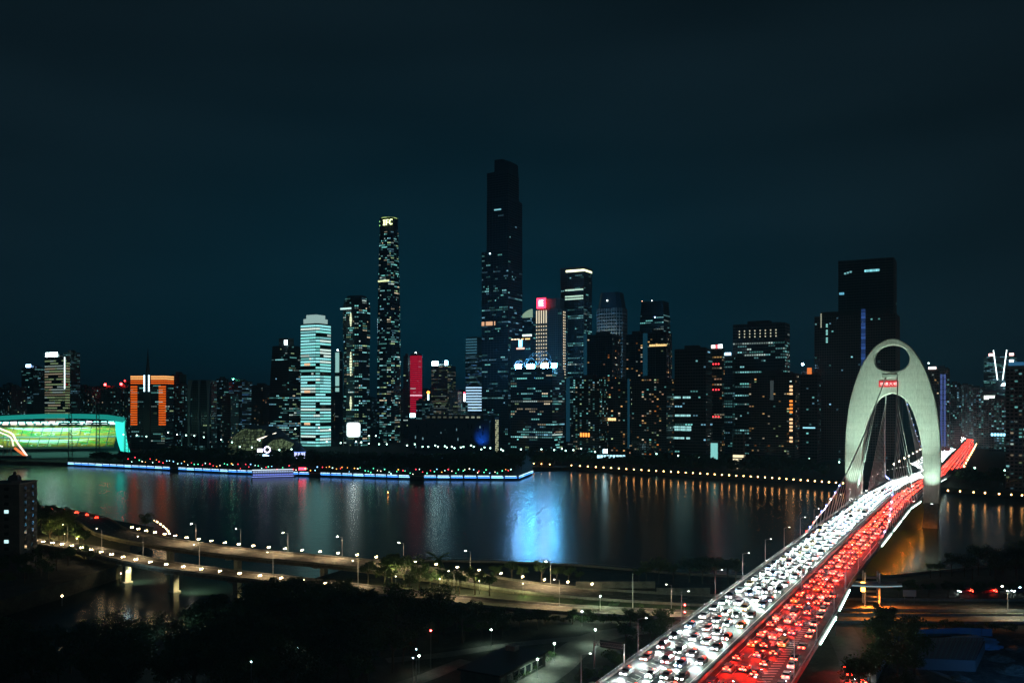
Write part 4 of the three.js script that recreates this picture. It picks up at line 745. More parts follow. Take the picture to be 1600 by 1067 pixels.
B('office_tower', 'teal lit block with a green lamp on its roof', 358, 393, 596, 1750, { lit: .34, set: 'blue', wall: 'teal', k: .8, extra: (i) => beacon(i, .3, glow(.1, 1, .55, 30), i.Ht + 3, 1.3) });
B('apartment_tower', 'low apartment slab in front of the teal lit block', 345, 372, 618, 1550, { pat: 'res', lit: .16, set: 'mixed', wall: 'grey', k: .7 });
B('apartment_tower', 'dim apartment tower left of the dark stepped tower', 393, 423, 602, 1700, { pat: 'res', lit: .06, set: 'warm', wall: 'brown', k: .6 });
B('stepped_tower', 'dark stepped tower tapering up beside the white lit tower', 420, 474, 541, 1620, { lit: .3, set: 'mixed', k: 1.1, secs: (w, d, h) => [[0, h * .55, taper(w, d, .95), { lit: .42 }], [h * .55, h, taper(w * .95, d * .95, .82), { lit: .14 }], [h, h + 14, rect(w * .42, d * .42), { blind: 1 }]], extra: (i) => sign(i, i.w * .28, i.w * .42, i.Ht + 1, i.Ht + 9, glow(.7, 1, 1, 9)) });
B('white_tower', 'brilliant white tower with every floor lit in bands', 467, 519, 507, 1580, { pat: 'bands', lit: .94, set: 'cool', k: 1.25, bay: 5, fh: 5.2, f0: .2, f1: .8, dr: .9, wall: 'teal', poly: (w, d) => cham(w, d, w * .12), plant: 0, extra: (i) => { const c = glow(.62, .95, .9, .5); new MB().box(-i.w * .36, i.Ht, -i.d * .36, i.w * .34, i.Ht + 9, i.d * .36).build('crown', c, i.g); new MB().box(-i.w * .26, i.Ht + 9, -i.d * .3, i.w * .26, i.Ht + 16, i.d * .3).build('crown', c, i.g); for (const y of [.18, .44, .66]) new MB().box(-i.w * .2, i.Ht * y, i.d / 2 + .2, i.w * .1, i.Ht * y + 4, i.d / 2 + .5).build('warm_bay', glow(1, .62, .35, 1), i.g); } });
B('sign_tower', 'slim tower faced with pale screens between the white and rounded towers', 523, 535, 550, 2050, { lit: .05, slabs: 0, extra: (i) => { for (const [a, b] of [[551, 582], [588, 603], [606, 612]]) sign(i, -i.w * .36, i.w * .42, i.py(b), i.py(a), glow(.4, .8, .75, .75), i.d / 2 + .5, 'screen'); beacon(i, .5, glow(.6, .9, 1, 30), i.Ht + 3, 1.4); } });
B('rounded_tower', 'tall waisted tower with a rounded top and a lit spine', 531, 583, 463, 1600, { lit: .34, set: 'mixed', k: 1.2, fh: 3.9, plant: 0, secs: (w, d, h) => [[0, h * .94, round(w, d, 14, (t) => .97 + .03 * Math.sin(t * 9)), {}], [h * .94, h, round(w, d, 14, (t) => Math.sqrt(1 - .5 * t * t) * .98), { lit: .3 }]], extra: (i) => { const sp = (y0, y1) => { const n = 9; for (let k = 0; k < n; k++) { const a = lerp(y0, y1, k / n), f = 1 - Math.abs((k + .5) / n - .5) * 1.5; new MB().box(-2.4 * f + 2, a, i.d / 2 + .4, 2.4 * f + 2, a + (y1 - y0) / n * .72, i.d / 2 + 1.1).build('lit_spine', glow(.85, .95, .6, 1.5), i.g); } }; sp(i.py(511), i.py(490)); sp(i.py(588), i.py(550)); sp(i.py(640), i.py(619)); new MB().box(-i.w * .46, i.py(484.5), i.d / 2 - 1, i.w * .05, i.py(482), i.d / 2 + .8).build('light_band', glow(.6, .95, .9, 1.2), i.g); } });
// ---- the tall slender tower with letters on its crown
{
  const font = await new FontLoader().loadAsync('fonts/droid/droid_sans_bold.typeface.json');
  B('tall_tower', 'very tall slender tower with green letters on its crown', 585, 630, 342, 1744, { lit: .4, set: 'mixed', k: 1.3, fh: 4.2, bay: 2.6, plant: 0, dr: .95, poly: null, secs: (w, d, h) => { const f = (t) => .97 + .05 * Math.sin(Math.PI * Math.min(1, t * 1.05)) - .2 * t * t; return [[0, h * .6, round(w, d, 12, (t) => f(t * .6)), { lit: .42 }], [h * .6, h * .63, round(w, d, 12, (t) => f(.6 + t * .03)), { lit: .1 }], [h * .63, h * .95, round(w, d, 12, (t) => f(.63 + t * .32)), { lit: .34 }], [h * .95, h, round(w, d, 12, () => f(.97)), { lit: .03 }]]; },
    extra: (i) => { const g = new TextGeometry('IFC', { font, size: 10.5, depth: 1, curveSegments: 2 }); g.computeBoundingBox(); const b = g.boundingBox; g.translate(-b.min.x - 1.5, i.Ht - 15.5, i.d * .41 + .6); mesh('letters', g, glow(.85, 1, .45, 3), i.g);
      const g2 = new TextGeometry('C', { font, size: 10, depth: .8, curveSegments: 2 }); g2.rotateY(-Math.PI / 2 + .5); g2.translate(-i.w * .385, i.Ht - 15, i.d * .16); mesh('letters', g2, glow(.4, 1, .3, 2), i.g);
      mesh('crown_line', new THREE.TorusGeometry(i.w * .405, .5, 4, 28).rotateX(Math.PI / 2).scale(1, 1, .95).translate(0, i.Ht, 0), glow(.7, 1, .3, .9), i.g);
      for (const [x, y] of [[-.47, 500], [-.47, 530], [-.47, 560], [-.47, 590]]) for (let k = 0; k < 6; k++) new MB().box(i.w * x - .5, i.py(y + k * 4), i.d * .25, i.w * x + .9, i.py(y + k * 4 - 2), i.d * .25 + 1).build('edge_lamp', glow(.5, .8, 1, 1.6), i.g);
      new MB().box(-i.w * .3, i.py(442), i.d * .44, i.w * .32, i.py(439.5), i.d * .485).build('refuge_floor', glow(.85, .95, .5, 1.2), i.g); } });
  M.font = font;
}
B('slab_tower', 'thin dark slab left of the pink lit tower', 630, 641, 556, 1980, { lit: .06, wall: 'blue' });
B('led_tower', 'narrow tower wrapped in pink red light bars', 641, 659, 553, 1900, { dr: .6, lit: .1, slabs: 0, extra: (i) => { const n = 30, y0 = i.py(646), y1 = i.py(555); for (let k = 0; k < n; k++) { const y = lerp(y0, y1, k / n); new MB().box(-i.w / 2 - .4, y, -i.d / 2, i.w / 2 + .4, y + (y1 - y0) / n * .6, i.d / 2 + .4).build('light_bar', k === 9 ? glow(1, .5, .6, 1.4) : glow(1, .012, .07, .5), i.g); } new MB().box(-i.w * .5, i.py(652), i.d / 2, i.w * .1, i.py(646), i.d / 2 + 1.5).build('entrance_sign', glow(.5, .95, 1, 8), i.g); beacon(i, .6, glow(.8, 1, 1, 25), i.Ht + 2, .9); } });
B('office_block', 'small dim block under the pink lit tower with white windows', 650, 664, 626, 1700, { lit: .4, set: 'teal', wall: 'teal', k: .5 });
B('mast_block', 'small teal block carrying a lit mast with an orange tip', 661, 677, 628, 1750, { lit: .45, set: 'teal', wall: 'teal', k: .5, extra: (i) => { new MB().box(-1.2, i.Ht, -1, 1.2, i.Ht + 15, 1).build('lit_mast', glow(.55, .95, 1, 4), i.g); mesh('orange_lamp', new THREE.SphereGeometry(3, 10, 8).translate(0, i.Ht + 18.5, 0), glow(1, .3, .04, 6), i.g); } });
B('office_tower', 'honeycomb faced tower with two blazing blue roof signs', 674, 712, 572, 2000, { lit: .5, set: 'tan', k: .4, wall: 'teal', extra: (i) => { roofSign(i, .02, .4, 9, glow(.55, .95, 1, 22)); roofSign(i, .82, 1, 10, glow(.4, .85, 1, 22)); } });
B('office_block', 'low pale block striped with tan windows by the museum', 701, 722, 612, 1800, { lit: .55, set: 'tan', k: .3, wall: 'pale' });
B('spire_block', 'slim white lit block with a red tipped mast', 720, 731, 630, 1780, { lit: .5, set: 'cool', k: .5, extra: (i) => { new MB().box(-1.4, i.Ht, -1, 1.4, i.Ht + 18, 1).build('lit_mast', glow(.8, .95, 1, 5), i.g); mesh('red_lamp', new THREE.SphereGeometry(2, 8, 6).translate(0, i.Ht + 20, 0), glow(1, .05, .08, 10), i.g); } });
B('office_tower', 'pale teal tower with a tapered crown left of the tallest tower', 727, 755, 527, 2250, { pat: 'office', lit: .5, set: 'blue', k: .45, wall: 'teal', plant: 0, secs: (w, d, h) => [[0, h * .82, rect(w, d), {}], [h * .82, h, taper(w, d, .84), { blind: 1 }]], extra: (i) => { for (let k = 0; k < 6; k++) new MB().box(-i.w * .46, i.Ht * (.83 + .028 * k), i.d * .5 - 1, i.w * .44, i.Ht * (.83 + .028 * k) + 3, i.d * .5 + .3).build('crown_band', glow(.12, .4, .55, .35), i.g); } });
B('striped_block', 'low block crossed by bright blue white light bars', 728, 755, 603, 1820, { lit: .1, slabs: 0, extra: (i) => { for (let k = 0; k < 9; k++) { const y = i.py(642 - k * 4.4); new MB().box(-i.w / 2, y, -i.d / 2, i.w / 2 + .3, y + 2.6, i.d / 2 + .4).build('light_bar', glow(.45, .75, 1, 1.3), i.g); } } });
// ---- the tallest, dark, stepped tower
B('tallest_tower', 'tallest tower, dark and stepped back four times near the top', 753, 816, 312, 1676, { lit: .13, set: 'teal', k: .85, fh: 4.4, bay: 3, wall: 'blue', plant: 0, fins: 2, finOut: .4, dr: 1, secs: (w, d, h, k) => {
  const y = (v) => EYE + (HORIZON - v) * k - FAR, s = k / .88;
  const sq = (a, b, c, e) => () => [[a, c], [b, c], [b, e], [a, e]];
  const W2 = w / 2, D2 = d / 2;
  return [[0, y(508), sq(-W2, W2, D2, -D2), { lit: .2 }], [y(508), y(500), sq(-W2, W2, D2, -D2), { lit: .8 }], [y(500), y(430), sq(-W2, W2, D2, -D2), { lit: .2 }], [y(430), y(423), sq(-W2, W2, D2, -D2), { lit: .6 }], [y(423), y(396), sq(-W2, W2, D2, -D2), { lit: .06 }], [y(396), y(315), sq(-W2 + 8 * s, W2, D2, -D2), { lit: .012 }], [y(315), y(274), sq(-W2 + 8 * s, W2, D2 - 1, -D2 + 10 * s), { lit: .008 }], [y(274), y(259), sq(-W2 + 19 * s, W2 - .5, D2 - 2, -D2 + 11 * s), { blind: 1 }], [y(259), y(255), sq(-W2 + 19 * s, W2 - 12, D2 - 2, -D2 + 11 * s), { blind: 1 }]]; },
  extra: (i) => { const z = i.d / 2 + .3; for (const [a, b] of [[-.5, -.4], [-.34, -.08], [-.02, .02]]) new MB().box(i.w * a, i.py(510), z, i.w * b, i.py(504), z + .4).build('warm_floor', glow(1, .55, .3, .9), i.g); const m = mesh('roof_lamp', new THREE.SphereGeometry(1.2, 8, 6), glow(.5, .95, 1, 12), i.g); m.position.set(-i.w * .18, i.py(399), z); new MB().box(-i.w * .02, i.py(333.5), z - .3, i.w * .24, i.py(331.5), z + .2).build('light_line', glow(.3, .8, .9, .8), i.g); } });
B('curved_tower', 'dark tower with a glowing curved crown right of the tallest tower', 814, 838, 497, 1800, { lit: .1, set: 'teal', wall: 'blue', plant: 0, extra: (i) => { const sh = new THREE.Shape(); sh.moveTo(-i.w / 2, 0); sh.quadraticCurveTo(-i.w * .3, 13, i.w / 2, 17); sh.lineTo(i.w / 2, 0); mesh('crown', new THREE.ExtrudeGeometry(sh, { depth: 4, bevelEnabled: false }).translate(0, i.Ht, i.d / 2 - 4), glow(.55, .85, .6, .45), i.g); new MB().box(-i.w * .4, i.py(526), i.d / 2, i.w * .5, i.py(523), i.d / 2 + .5).build('light_line', glow(.7, 1, .85, 2), i.g); } });
B('office_tower', 'tower with orange terrace lamps and a small blue figure sign', 798, 842, 530, 1620, { lit: .05, plant: 0, extra: (i) => { for (const f of [-.4, -.25, -.1, .1, .3, .42]) { const m = mesh('terrace_lamp', new THREE.BoxGeometry(4, 1.6, 1), f > 0 ? glow(1, .55, .2, 3) : glow(1, .75, .5, 2.5), i.g); m.position.set(i.w * f, i.Ht - 1, i.d / 2 + 1); } sign(i, -3.5, 3.5, i.py(543), i.py(532), glow(.25, .7, 1, 4)); sign(i, -8, 8, i.py(546.5), i.py(544), glow(1, .5, .4, 2)); } });
B('bank_tower', 'brown tower crowned by a blazing red sign with white character strokes', 838, 889, 468, 1560, { lit: .03, wall: 'brown', plant: 0, fins: 3, dr: .75, secs: (w, d, h) => [[0, h * .93, cham(w, d, w * .12)], [h * .93, h, cham(w * .82, d * .82, w * .12), { blind: 1 }]], extra: (i) => { const z = i.d / 2 + .4, P = (x) => i.px(x); const s0 = sign(i, P(847), P(861), i.py(483), i.py(467), redSign, z + 3); const st = new MB(), cx = P(854), cyy = i.py(475); for (const [a, b, c, e] of [[-4, -5, -2.6, 5], [-1.4, 3.6, 4, 5], [-1.4, -5, 0, 4], [1.6, -4, 3, 3.6], [-.2, -1, 4, .4], [-.2, -5, 4, -3.6]]) st.box(cx + a, cyy + b, z + 3.45, cx + c, cyy + e, z + 3.75); st.build('sign_strokes', glow(1, .75, .7, 7), i.g);
  for (let k = 0; k < 5; k++) { const x = P(845 + k * 3.7); new MB().box(x, i.py(506), z, x + 1.9, i.py(486), z + .5).build('light_strip', glow(1, .88, .62, 1), i.g); for (let j = 0; j < 12; j++) new MB().box(x, i.py(512 + j * 5.6), z, x + 1.9, i.py(510 + j * 5.6) + .6, z + .4).build('lit_window', glow(1, .88, .6, .8), i.g); }
  const sd = new MB(); for (let j = 0; j < 24; j++) for (const q of [0, 1]) sd.box(i.w / 2, i.py(490 + j * 4.2), i.d * (.1 - q * .16), i.w / 2 + .5, i.py(488 + j * 4.2), i.d * (.1 - q * .16) + 2.6, cell(2, 0)); sd.build('side_windows', litMat(1), i.g, 'stuff'); } });
B('office_tower', 'brown glass tower leaning out at the top with a bright roof line', 876, 926, 420, 1640, { lit: .22, set: 'cool', wall: 'brown', k: .8, plant: 0, fins: 4, secs: (w, d, h) => [[0, h * .78, rect(w * .94, d), { lit: .3 }], [h * .78, h, (t) => { const f = lerp(.94, 1, t); return rect(w * f, d)(); }, { lit: .05 }]], extra: (i) => { const z = i.d / 2 + .4; new MB().box(-i.w * .26, i.py(427), z, i.w * .5, i.py(424), z + .6).build('roof_line', glow(.95, 1, .6, 3.2), i.g); new MB().box(i.w * .5, i.py(427), -i.d * .4, i.w * .5 + .6, i.py(424), z).build('roof_line', glow(.95, 1, .6, 2), i.g); for (const y of [456, 466, 470]) new MB().box(-i.w * .3, i.py(y), z - .2, i.w * .46, i.py(y - 2.2), z + .2).build('lit_floor', glow(.65, 1, .8, .9), i.g); } });
B('office_tower', 'broad dark office block crowned with arches and blazing white blue lamps', 798, 882, 577, 1350, { lit: .36, set: 'mixed', k: 1.2, dr: .6, plant: 0, extra: (i) => {
  const white = glow(.1, .55, 1, 270), violet = glow(.2, .52, 1, 200), P = (x) => i.px(x);
  for (const [x, w3, m] of [[819, 11, violet], [838, 15, white], [860, 13, violet], [874, 9, white]]) { const f = mesh('floodlight', new RoundedBoxGeometry(w3 * i.k * .9, 6.2, 1.6, 2, .5), m, i.g); f.position.set(P(x), i.Ht + 4, i.d / 2 - 2); }
  for (const [x, r, y] of [[819, 9, 4], [836, 10.5, 6], [858, 10, 6], [843, 9, 15], [857, 10, 16]]) for (const q of [0, 2.6]) { const t = mesh('roof_arch', new THREE.TorusGeometry(r - q * .5, .5, 5, 22, Math.PI), M.darkSteel, i.g); t.position.set(P(x), i.Ht + y, i.d / 2 - 5 - q * 2); }
  for (let k = 0; k < 26; k++) new MB().box(-i.w / 2 + k * i.w / 26, 4, i.d / 2 + .6, -i.w / 2 + (k + .8) * i.w / 26, 6, i.d / 2 + 1).build('podium_lamp', glow(1, .45, .15, k % 5 ? 1.3 : .4), i.g); } });
B('grid_tower', 'tower with a dark crown over a pale square window grid', 931, 982, 483, 1560, { pat: 'dots', lit: 0, fh: 5.6, bay: 4.8, slabMat: SLABP, slabH: 1.5, slabOut: .8, fins: 1, finOut: .9, wall: 'grey', plant: 0, poly: (w, d) => cham(w, d, w * .16), extra: (i) => { const cr = new MB(); const c0 = cham(i.w * .94, i.d * .94, i.w * .15)(), c1 = cham(i.w * .76, i.d * .76, i.w * .12)(); for (let e = 0; e < 8; e++) { const f = (e + 1) % 8; cr.quad([c0[e][0], i.Ht, c0[e][1]], [c0[f][0], i.Ht, c0[f][1]], [c1[f][0], i.py(458), c1[f][1]], [c1[e][0], i.py(458), c1[e][1]]).quad([c1[e][0], i.py(458), c1[e][1]], [c1[f][0], i.py(458), c1[f][1]], [0, i.py(458), 0], [0, i.py(458), 0]); } cr.build('crown', WALLS.blue, i.g); mesh('beacon', new THREE.SphereGeometry(1, 8, 6).translate(-2, i.py(471), i.d * .45), glow(.9, 1, 1, 12), i.g);
  for (const f of [.42, .58, .74]) for (const q of [-.28, .02, .3]) { const L = new THREE.SpotLight(0xeaffee, 900, 0, .75, .6, 2), x = q * i.w, y = i.Ht * f, z = i.d / 2 + 11, cs = Math.cos(GRID), sn = Math.sin(GRID), wp = (u, v, w3) => [i.X + u * cs + w3 * sn, FAR + v, -i.D - u * sn + w3 * cs]; new MB().bar([x, y - 1.5, i.d / 2], [x, y - .6, z], .2, .15, 5).build('uplight_bracket', SLAB, i.g); mesh('uplight', new RoundedBoxGeometry(1.2, .6, .8, 1, .1).translate(x, y - .5, z), M.darkSteel, i.g); L.position.set(...wp(x, y + .1, z)); L.target.position.set(...wp(x, y + 26, i.d / 2)); L.castShadow = true; L.shadow.radius = 15; scene.add(L, L.target); } } });
B('office_tower', 'tapered dark tower with lit top floors behind the amber apartments', 1000, 1048, 472, 1650, { lit: .1, set: 'cool', wall: 'blue', k: .9, plant: 0, secs: (w, d, h) => [[0, h * .84, taper(w, d, .98), { lit: .3 }], [h * .84, h * .875, rect(w * .97, d * .97), { lit: .85 }], [h * .875, h * .92, taper(w * .97, d * .97, .96), { lit: .3 }], [h * .92, h, taper(w * .93, d * .93, .94), { lit: .02 }]], extra: (i) => { beacon(i, .1, glow(1, .5, .3, 8), i.Ht + .6, .6); beacon(i, .5, glow(.9, 1, 1, 10), i.Ht + .6, .6); beacon(i, .62, glow(.3, .5, 1, 20), i.py(498), 1); } });
// ---- amber apartment towers in front
const blueEdge = (i, x0, x1, y0, y1) => new MB().box(i.px(x0), i.py(y1), i.d / 2 + .3, i.px(x1), i.py(y0), i.d / 2 + .8).build('blue_light_strip', glow(.05, .36, .6, .085), i.g);
B('apartment_tower', 'dark apartment tower with amber windows and a blue edge strip', 918, 969, 524, 1280, { pat: 'res', lit: .08, set: 'res', k: 1.5, fh: 3.2, bay: 3.6, fins: 4, extra: (i) => blueEdge(i, 919, 924, 522, 592) });
B('apartment_tower', 'narrow apartment tower with amber rows left of the second blue strip', 979, 1012, 523, 1260, { pat: 'res', lit: .08, set: 'res', k: 1.4, fh: 3.2, bay: 3.6, fins: 4 });
B('apartment_tower', 'apartment tower with a lit amber storey near its top and a blue strip', 1008, 1050, 521, 1230, { pat: 'res', lit: .07, set: 'res', k: 1.4, fh: 3.2, bay: 3.6, fins: 4, extra: (i) => { blueEdge(i, 1010, 1017, 521, 590); for (let k = 0; k < 9; k++) new MB().box(i.px(1020 + k * 3), i.py(542), i.d / 2 + .2, i.px(1022.4 + k * 3), i.py(539), i.d / 2 + .5).build('lit_window', glow(1, .65, .25, 1.5), i.g); } });
B('apartment_tower', 'wide apartment block covered in small green and amber lights', 896, 950, 591, 1150, { pat: 'res', lit: .24, set: 'mixed', k: .8, fh: 3, bay: 3, extra: (i) => { blueEdge(i, 892, 898, 590, 690); for (let k = 0; k < 4; k++) new MB().box(i.px(914 + k * 4), i.py(682), i.d / 2 + .3, i.px(916.5 + k * 4), i.py(676), i.d / 2 + .6).build('lit_shop', glow(1, .3, .05, 2.4), i.g); } });
B('apartment_tower', 'apartment block with a pair of bright amber windows low down', 944, 992, 596, 1170, { pat: 'res', lit: .07, set: 'res', k: 1.3, fh: 3, bay: 3.2, extra: (i) => { for (let k = 0; k < 5; k++) new MB().box(i.px(953 + k * 3.2), i.py(657), i.d / 2 + .3, i.px(955.6 + k * 3.2), i.py(653), i.d / 2 + .6).build('lit_window', glow(1, .62, .25, 2.2), i.g); } });
B('apartment_tower', 'slim apartment tower with red and teal windows beside a blue edge', 988, 1056, 592, 1140, { pat: 'res', lit: .09, set: 'res', k: 1, fh: 3, bay: 3.2, extra: (i) => blueEdge(i, 989, 992.5, 592, 700) });
B('office_block', 'dark office block with four bands of cyan floors', 1055, 1113, 546, 1140, { lit: .05, set: 'teal', k: 1, dr: .7, extra: (i) => { for (const [y, a, b] of [[621, 1058, 1085], [649, 1058, 1085], [667, 1057, 1086], [671, 1057, 1086], [684, 1058, 1084]]) for (let k = 0; k < 9; k++) if ((k * 7 + y) % 11) new MB().box(i.px(lerp(a, b, k / 9)), i.py(y + 1.6), i.d / 2 + .2, i.px(lerp(a, b, (k + .88) / 9)), i.py(y - 1.4), i.d / 2 + .5).build('lit_window', glow(.45, .95, .95, k % 3 ? .9 : .6), i.g); } });
B('office_tower', 'slim tower with red beacons and a red white roof sign', 1112, 1132, 545, 1250, { lit: .2, set: 'res', k: .9, extra: (i) => { sign(i, i.px(1114), i.px(1120), i.Ht + .5, i.Ht + 5, glow(1, .8, .7, 3)); sign(i, i.px(1121), i.px(1124), i.Ht + .5, i.Ht + 5, glow(1, .04, .05, 5)); sign(i, i.px(1124.5), i.px(1131), i.Ht + .5, i.Ht + 5.5, glow(.8, .95, 1, 6)); for (const y of [569, 609, 651]) for (const f of [.2, .45, .7]) { const m = mesh('red_lamp', new THREE.SphereGeometry(.8, 6, 5), glow(1, .03, .04, 9), i.g); m.position.set(lerp(-i.w / 2, i.w / 2, f), i.py(y), i.d / 2 + 1); } } });
B('office_tower', 'narrow tower with a pale blue lettered roof sign', 1130, 1148, 556, 1300, { lit: .2, set: 'teal', k: .7, extra: (i) => { for (let k = 0; k < 4; k++) sign(i, i.px(1132 + k * 3.2), i.px(1134.6 + k * 3.2), i.Ht + .5, i.Ht + 4.4, glow(.45, .75, 1, 4)); for (let k = 0; k < 3; k++) sign(i, i.px(1123 + k * 3), i.px(1125.5 + k * 3), i.py(594), i.py(589), glow(.5, .55, 1, 3)); } });
B('office_block', 'wide office block with rows of teal lit floors', 1147, 1233, 507, 1300, { lit: .34, set: 'cool', k: .85, dr: .45, fh: 4.2, secs: (w, d, h) => [[0, h * .62, rect(w, d), { lit: .3 }], [h * .62, h * .66, rect(w, d), { lit: .9 }], [h * .66, h * .88, rect(w, d), { lit: .48 }], [h * .88, h, rect(w, d), { lit: .04 }]], extra: (i) => { for (let j = 0; j < 3; j++) for (let k = 0; k < 8; k++) new MB().box(lerp(-i.w * .38, i.w * .42, k / 8), i.py(518.8 + j * 4.6), i.d / 2 + .2, lerp(-i.w * .38, i.w * .42, k / 8) + 1.5, i.py(517 + j * 4.6), i.d / 2 + .5).build('lit_window', glow(.9, .9, .65, .8), i.g); beacon(i, .98, glow(1, .03, .06, 25), i.Ht - 8, 1); } });
B('lit_pavilion', 'small three storey pavilion glowing cream white among the trees', 1146, 1165, 678, 1020, { lit: 0, slabs: 0, plant: 0, dr: .8, extra: (i) => { for (let k = 0; k < 4; k++) new MB().box(-i.w / 2, k * 4.2 + .6, -i.d / 2, i.w / 2, k * 4.2 + 3.4, i.d / 2 + .4).build('lit_storey', glow(1, .88, .55, 1.3), i.g); } });
B('cafe_block', 'low cafe with a cyan lit sign wall near the pavilion', 1110, 1126, 690, 1030, { lit: .3, set: 'cool', slabs: 0, plant: 0, extra: (i) => sign(i, -i.w * .4, i.w * .4, i.Ht * .35, i.Ht * .95, glow(.35, .95, .9, .7)) });
B('apartment_tower', 'broad black apartment slab with a column of amber stair lights', 1172, 1248, 584, 1100, { pat: 'res', lit: .07, set: 'res', k: 1.2, fh: 3, bay: 3.3, dr: .5, slabs: 1, extra: (i) => { for (let k = 0; k < 16; k++) if (k % 5 !== 3) new MB().box(i.px(1236.5), i.py(606 + k * 5.6), i.d / 2 + .3, i.px(1241), i.py(603 + k * 5.6), i.d / 2 + .6).build('stair_light', glow(1, k > 3 && k < 9 ? .28 : .6, k > 3 && k < 9 ? .04 : .3, 1.5), i.g); new MB().box(i.px(1208), i.py(625), i.d / 2 + .3, i.px(1213), i.py(595), i.d / 2 + .6).build('dim_screen', glow(.3, .4, .42, .12), i.g); } });
B('apartment_tower', 'dark tower with a blue roof lamp and an orange rooftop frame', 1243, 1282, 585, 1150, { pat: 'res', lit: .04, set: 'teal', k: 1, extra: (i) => { beacon(i, .35, glow(.35, .7, 1, 35), i.py(571), 1.6); new MB().box(i.px(1263), i.Ht, 2, i.px(1269), i.py(575), 6).build('rooftop_frame', glow(1, .25, .05, .9), i.g); new MB().box(i.px(1258), i.py(669), i.d / 2, i.px(1276), i.py(667), i.d / 2 + .5).build('lit_line', glow(.35, .85, 1, 1.3), i.g); } });
B('riverside_tower', 'massive dark tower block behind the bridge arch', 1278, 1402, 488, 1180, { pat: 'res', lit: .012, set: 'teal', k: 1.2, fh: 3.4, bay: 3, fins: 1, finOut: .5, dr: .55, slabH: .8, plant: 0, secs: (w, d, h, k) => [[0, h * .97, rect(w, d), {}], [h * .97, h, rect(w * .86, d * .86), { blind: 1 }]], extra: (i) => { const z = i.d / 2 + .6; for (let k = 0; k < 26; k++) new MB().box(i.px(1350), i.py(491 + k * 5.2), z, i.px(1356), i.py(486.6 + k * 5.2), z + .3).build('stair_window', glow(.08, .22, .75, .16 + .1 * (k % 3)), i.g); for (let k = 0; k < 10; k++) if (k % 4 !== 2) new MB().box(i.px(1299), i.py(509 + k * 3), z, i.px(1301.6), i.py(507.3 + k * 3), z + .3).build('lit_window', glow(.35, .9, .85, 1), i.g); for (let k = 0; k < 7; k++) new MB().box(i.px(1291), i.py(493 + k * 3.2), z, i.px(1292.6), i.py(490.6 + k * 3.2), z + .3).build('lit_window', glow(.7, .75, .55, .6), i.g); } });
B('riverside_tower', 'tall dark tower with two cyan sky lobby windows behind the arch', 1314, 1398, 408, 1260, { lit: .004, set: 'teal', wall: 'dark', fins: 3, plant: 0, dr: .55, extra: (i) => { const z = i.d / 2 + .6; for (let k = 0; k < 8; k++) new MB().box(i.px(1354.5 + k * 2.7), i.py(428), z, i.px(1356.9 + k * 2.7), i.py(424.5), z + .3).build('sky_lobby_window', glow(.3, .9, 1, k % 3 ? .75 : 1.1), i.g); for (let k = 0; k < 3; k++) new MB().box(i.px(1318 + k * 2.4), i.py(461), z, i.px(1320 + k * 2.4), i.py(457.5), z + .3).build('sky_lobby_window', glow(.2, .7, .95, .8), i.g); for (let k = 0; k < 3; k++) new MB().box(i.px(1325 + k * 4), i.py(429.5 - k), z, i.px(1328 + k * 4), i.py(427 - k), z + .3).build('sky_lobby_window', glow(.3, .8, .85, .6), i.g); } });
// ---- right of the arch
[[1446, 1468, 578, 1300, 'dim tower with a white rooftop sign right of the arch'], [1462, 1484, 576, 1420, 'tall apartment tower with violet light columns right of the arch'], [1484, 1502, 600, 1500, 'dark apartment tower beside the violet lit one']].forEach(([a, b, t, D, l], j) => B('apartment_tower', l, a, b, t, D, { pat: 'res', lit: .14, set: j ? 'teal' : 'res', k: .8, wall: j === 1 ? 'grey' : 'dark', extra: (i) => { if (!j) { sign(i, -i.w * .2, i.w * .3, i.Ht + 1, i.Ht + 4, glow(1, .8, .75, 5)); beacon(i, .3, glow(.7, 1, .95, 16), i.Ht + 9, .8); } if (j === 1) for (const f of [.2, .42]) for (let k = 0; k < 14; k++) new MB().box(i.w * (f - .3), 8 + k * i.Ht / 16, i.d / 2, i.w * (f - .3) + 3, 8 + (k + .9) * i.Ht / 16, i.d / 2 + .5).build('light_column', glow(.2, .32, .95, .3), i.g); } }));
[[1500, 1520, 602, 2000], [1514, 1540, 606, 1900], [1536, 1560, 612, 1850], [1524, 1548, 622, 1500], [1548, 1580, 622, 1400]].forEach(([a, b, t, D], j) => B('apartment_tower', ['far speckled block left of the twin beam tower', 'speckled block in the middle distance over the highway', 'speckled block under the twin beam tower', 'low block beside the highway with a white sign', 'low block beyond the trees right of the highway'][j], a, b, t, D, { pat: 'res', lit: .3, set: 'teal', k: .7, wall: 'grey', extra: (i) => { if (j === 3) sign(i, i.w * .1, i.w * .75, i.Ht - 2, i.Ht + 4, glow(.85, 1, .85, 3)); if (j === 4) for (let k = 0; k < 6; k++) sign(i, i.w * (-.4 + k * .13), i.w * (-.3 + k * .13), i.Ht * .3, i.Ht * .3 + 4, glow(.3, .75, 1, 3)); } }));
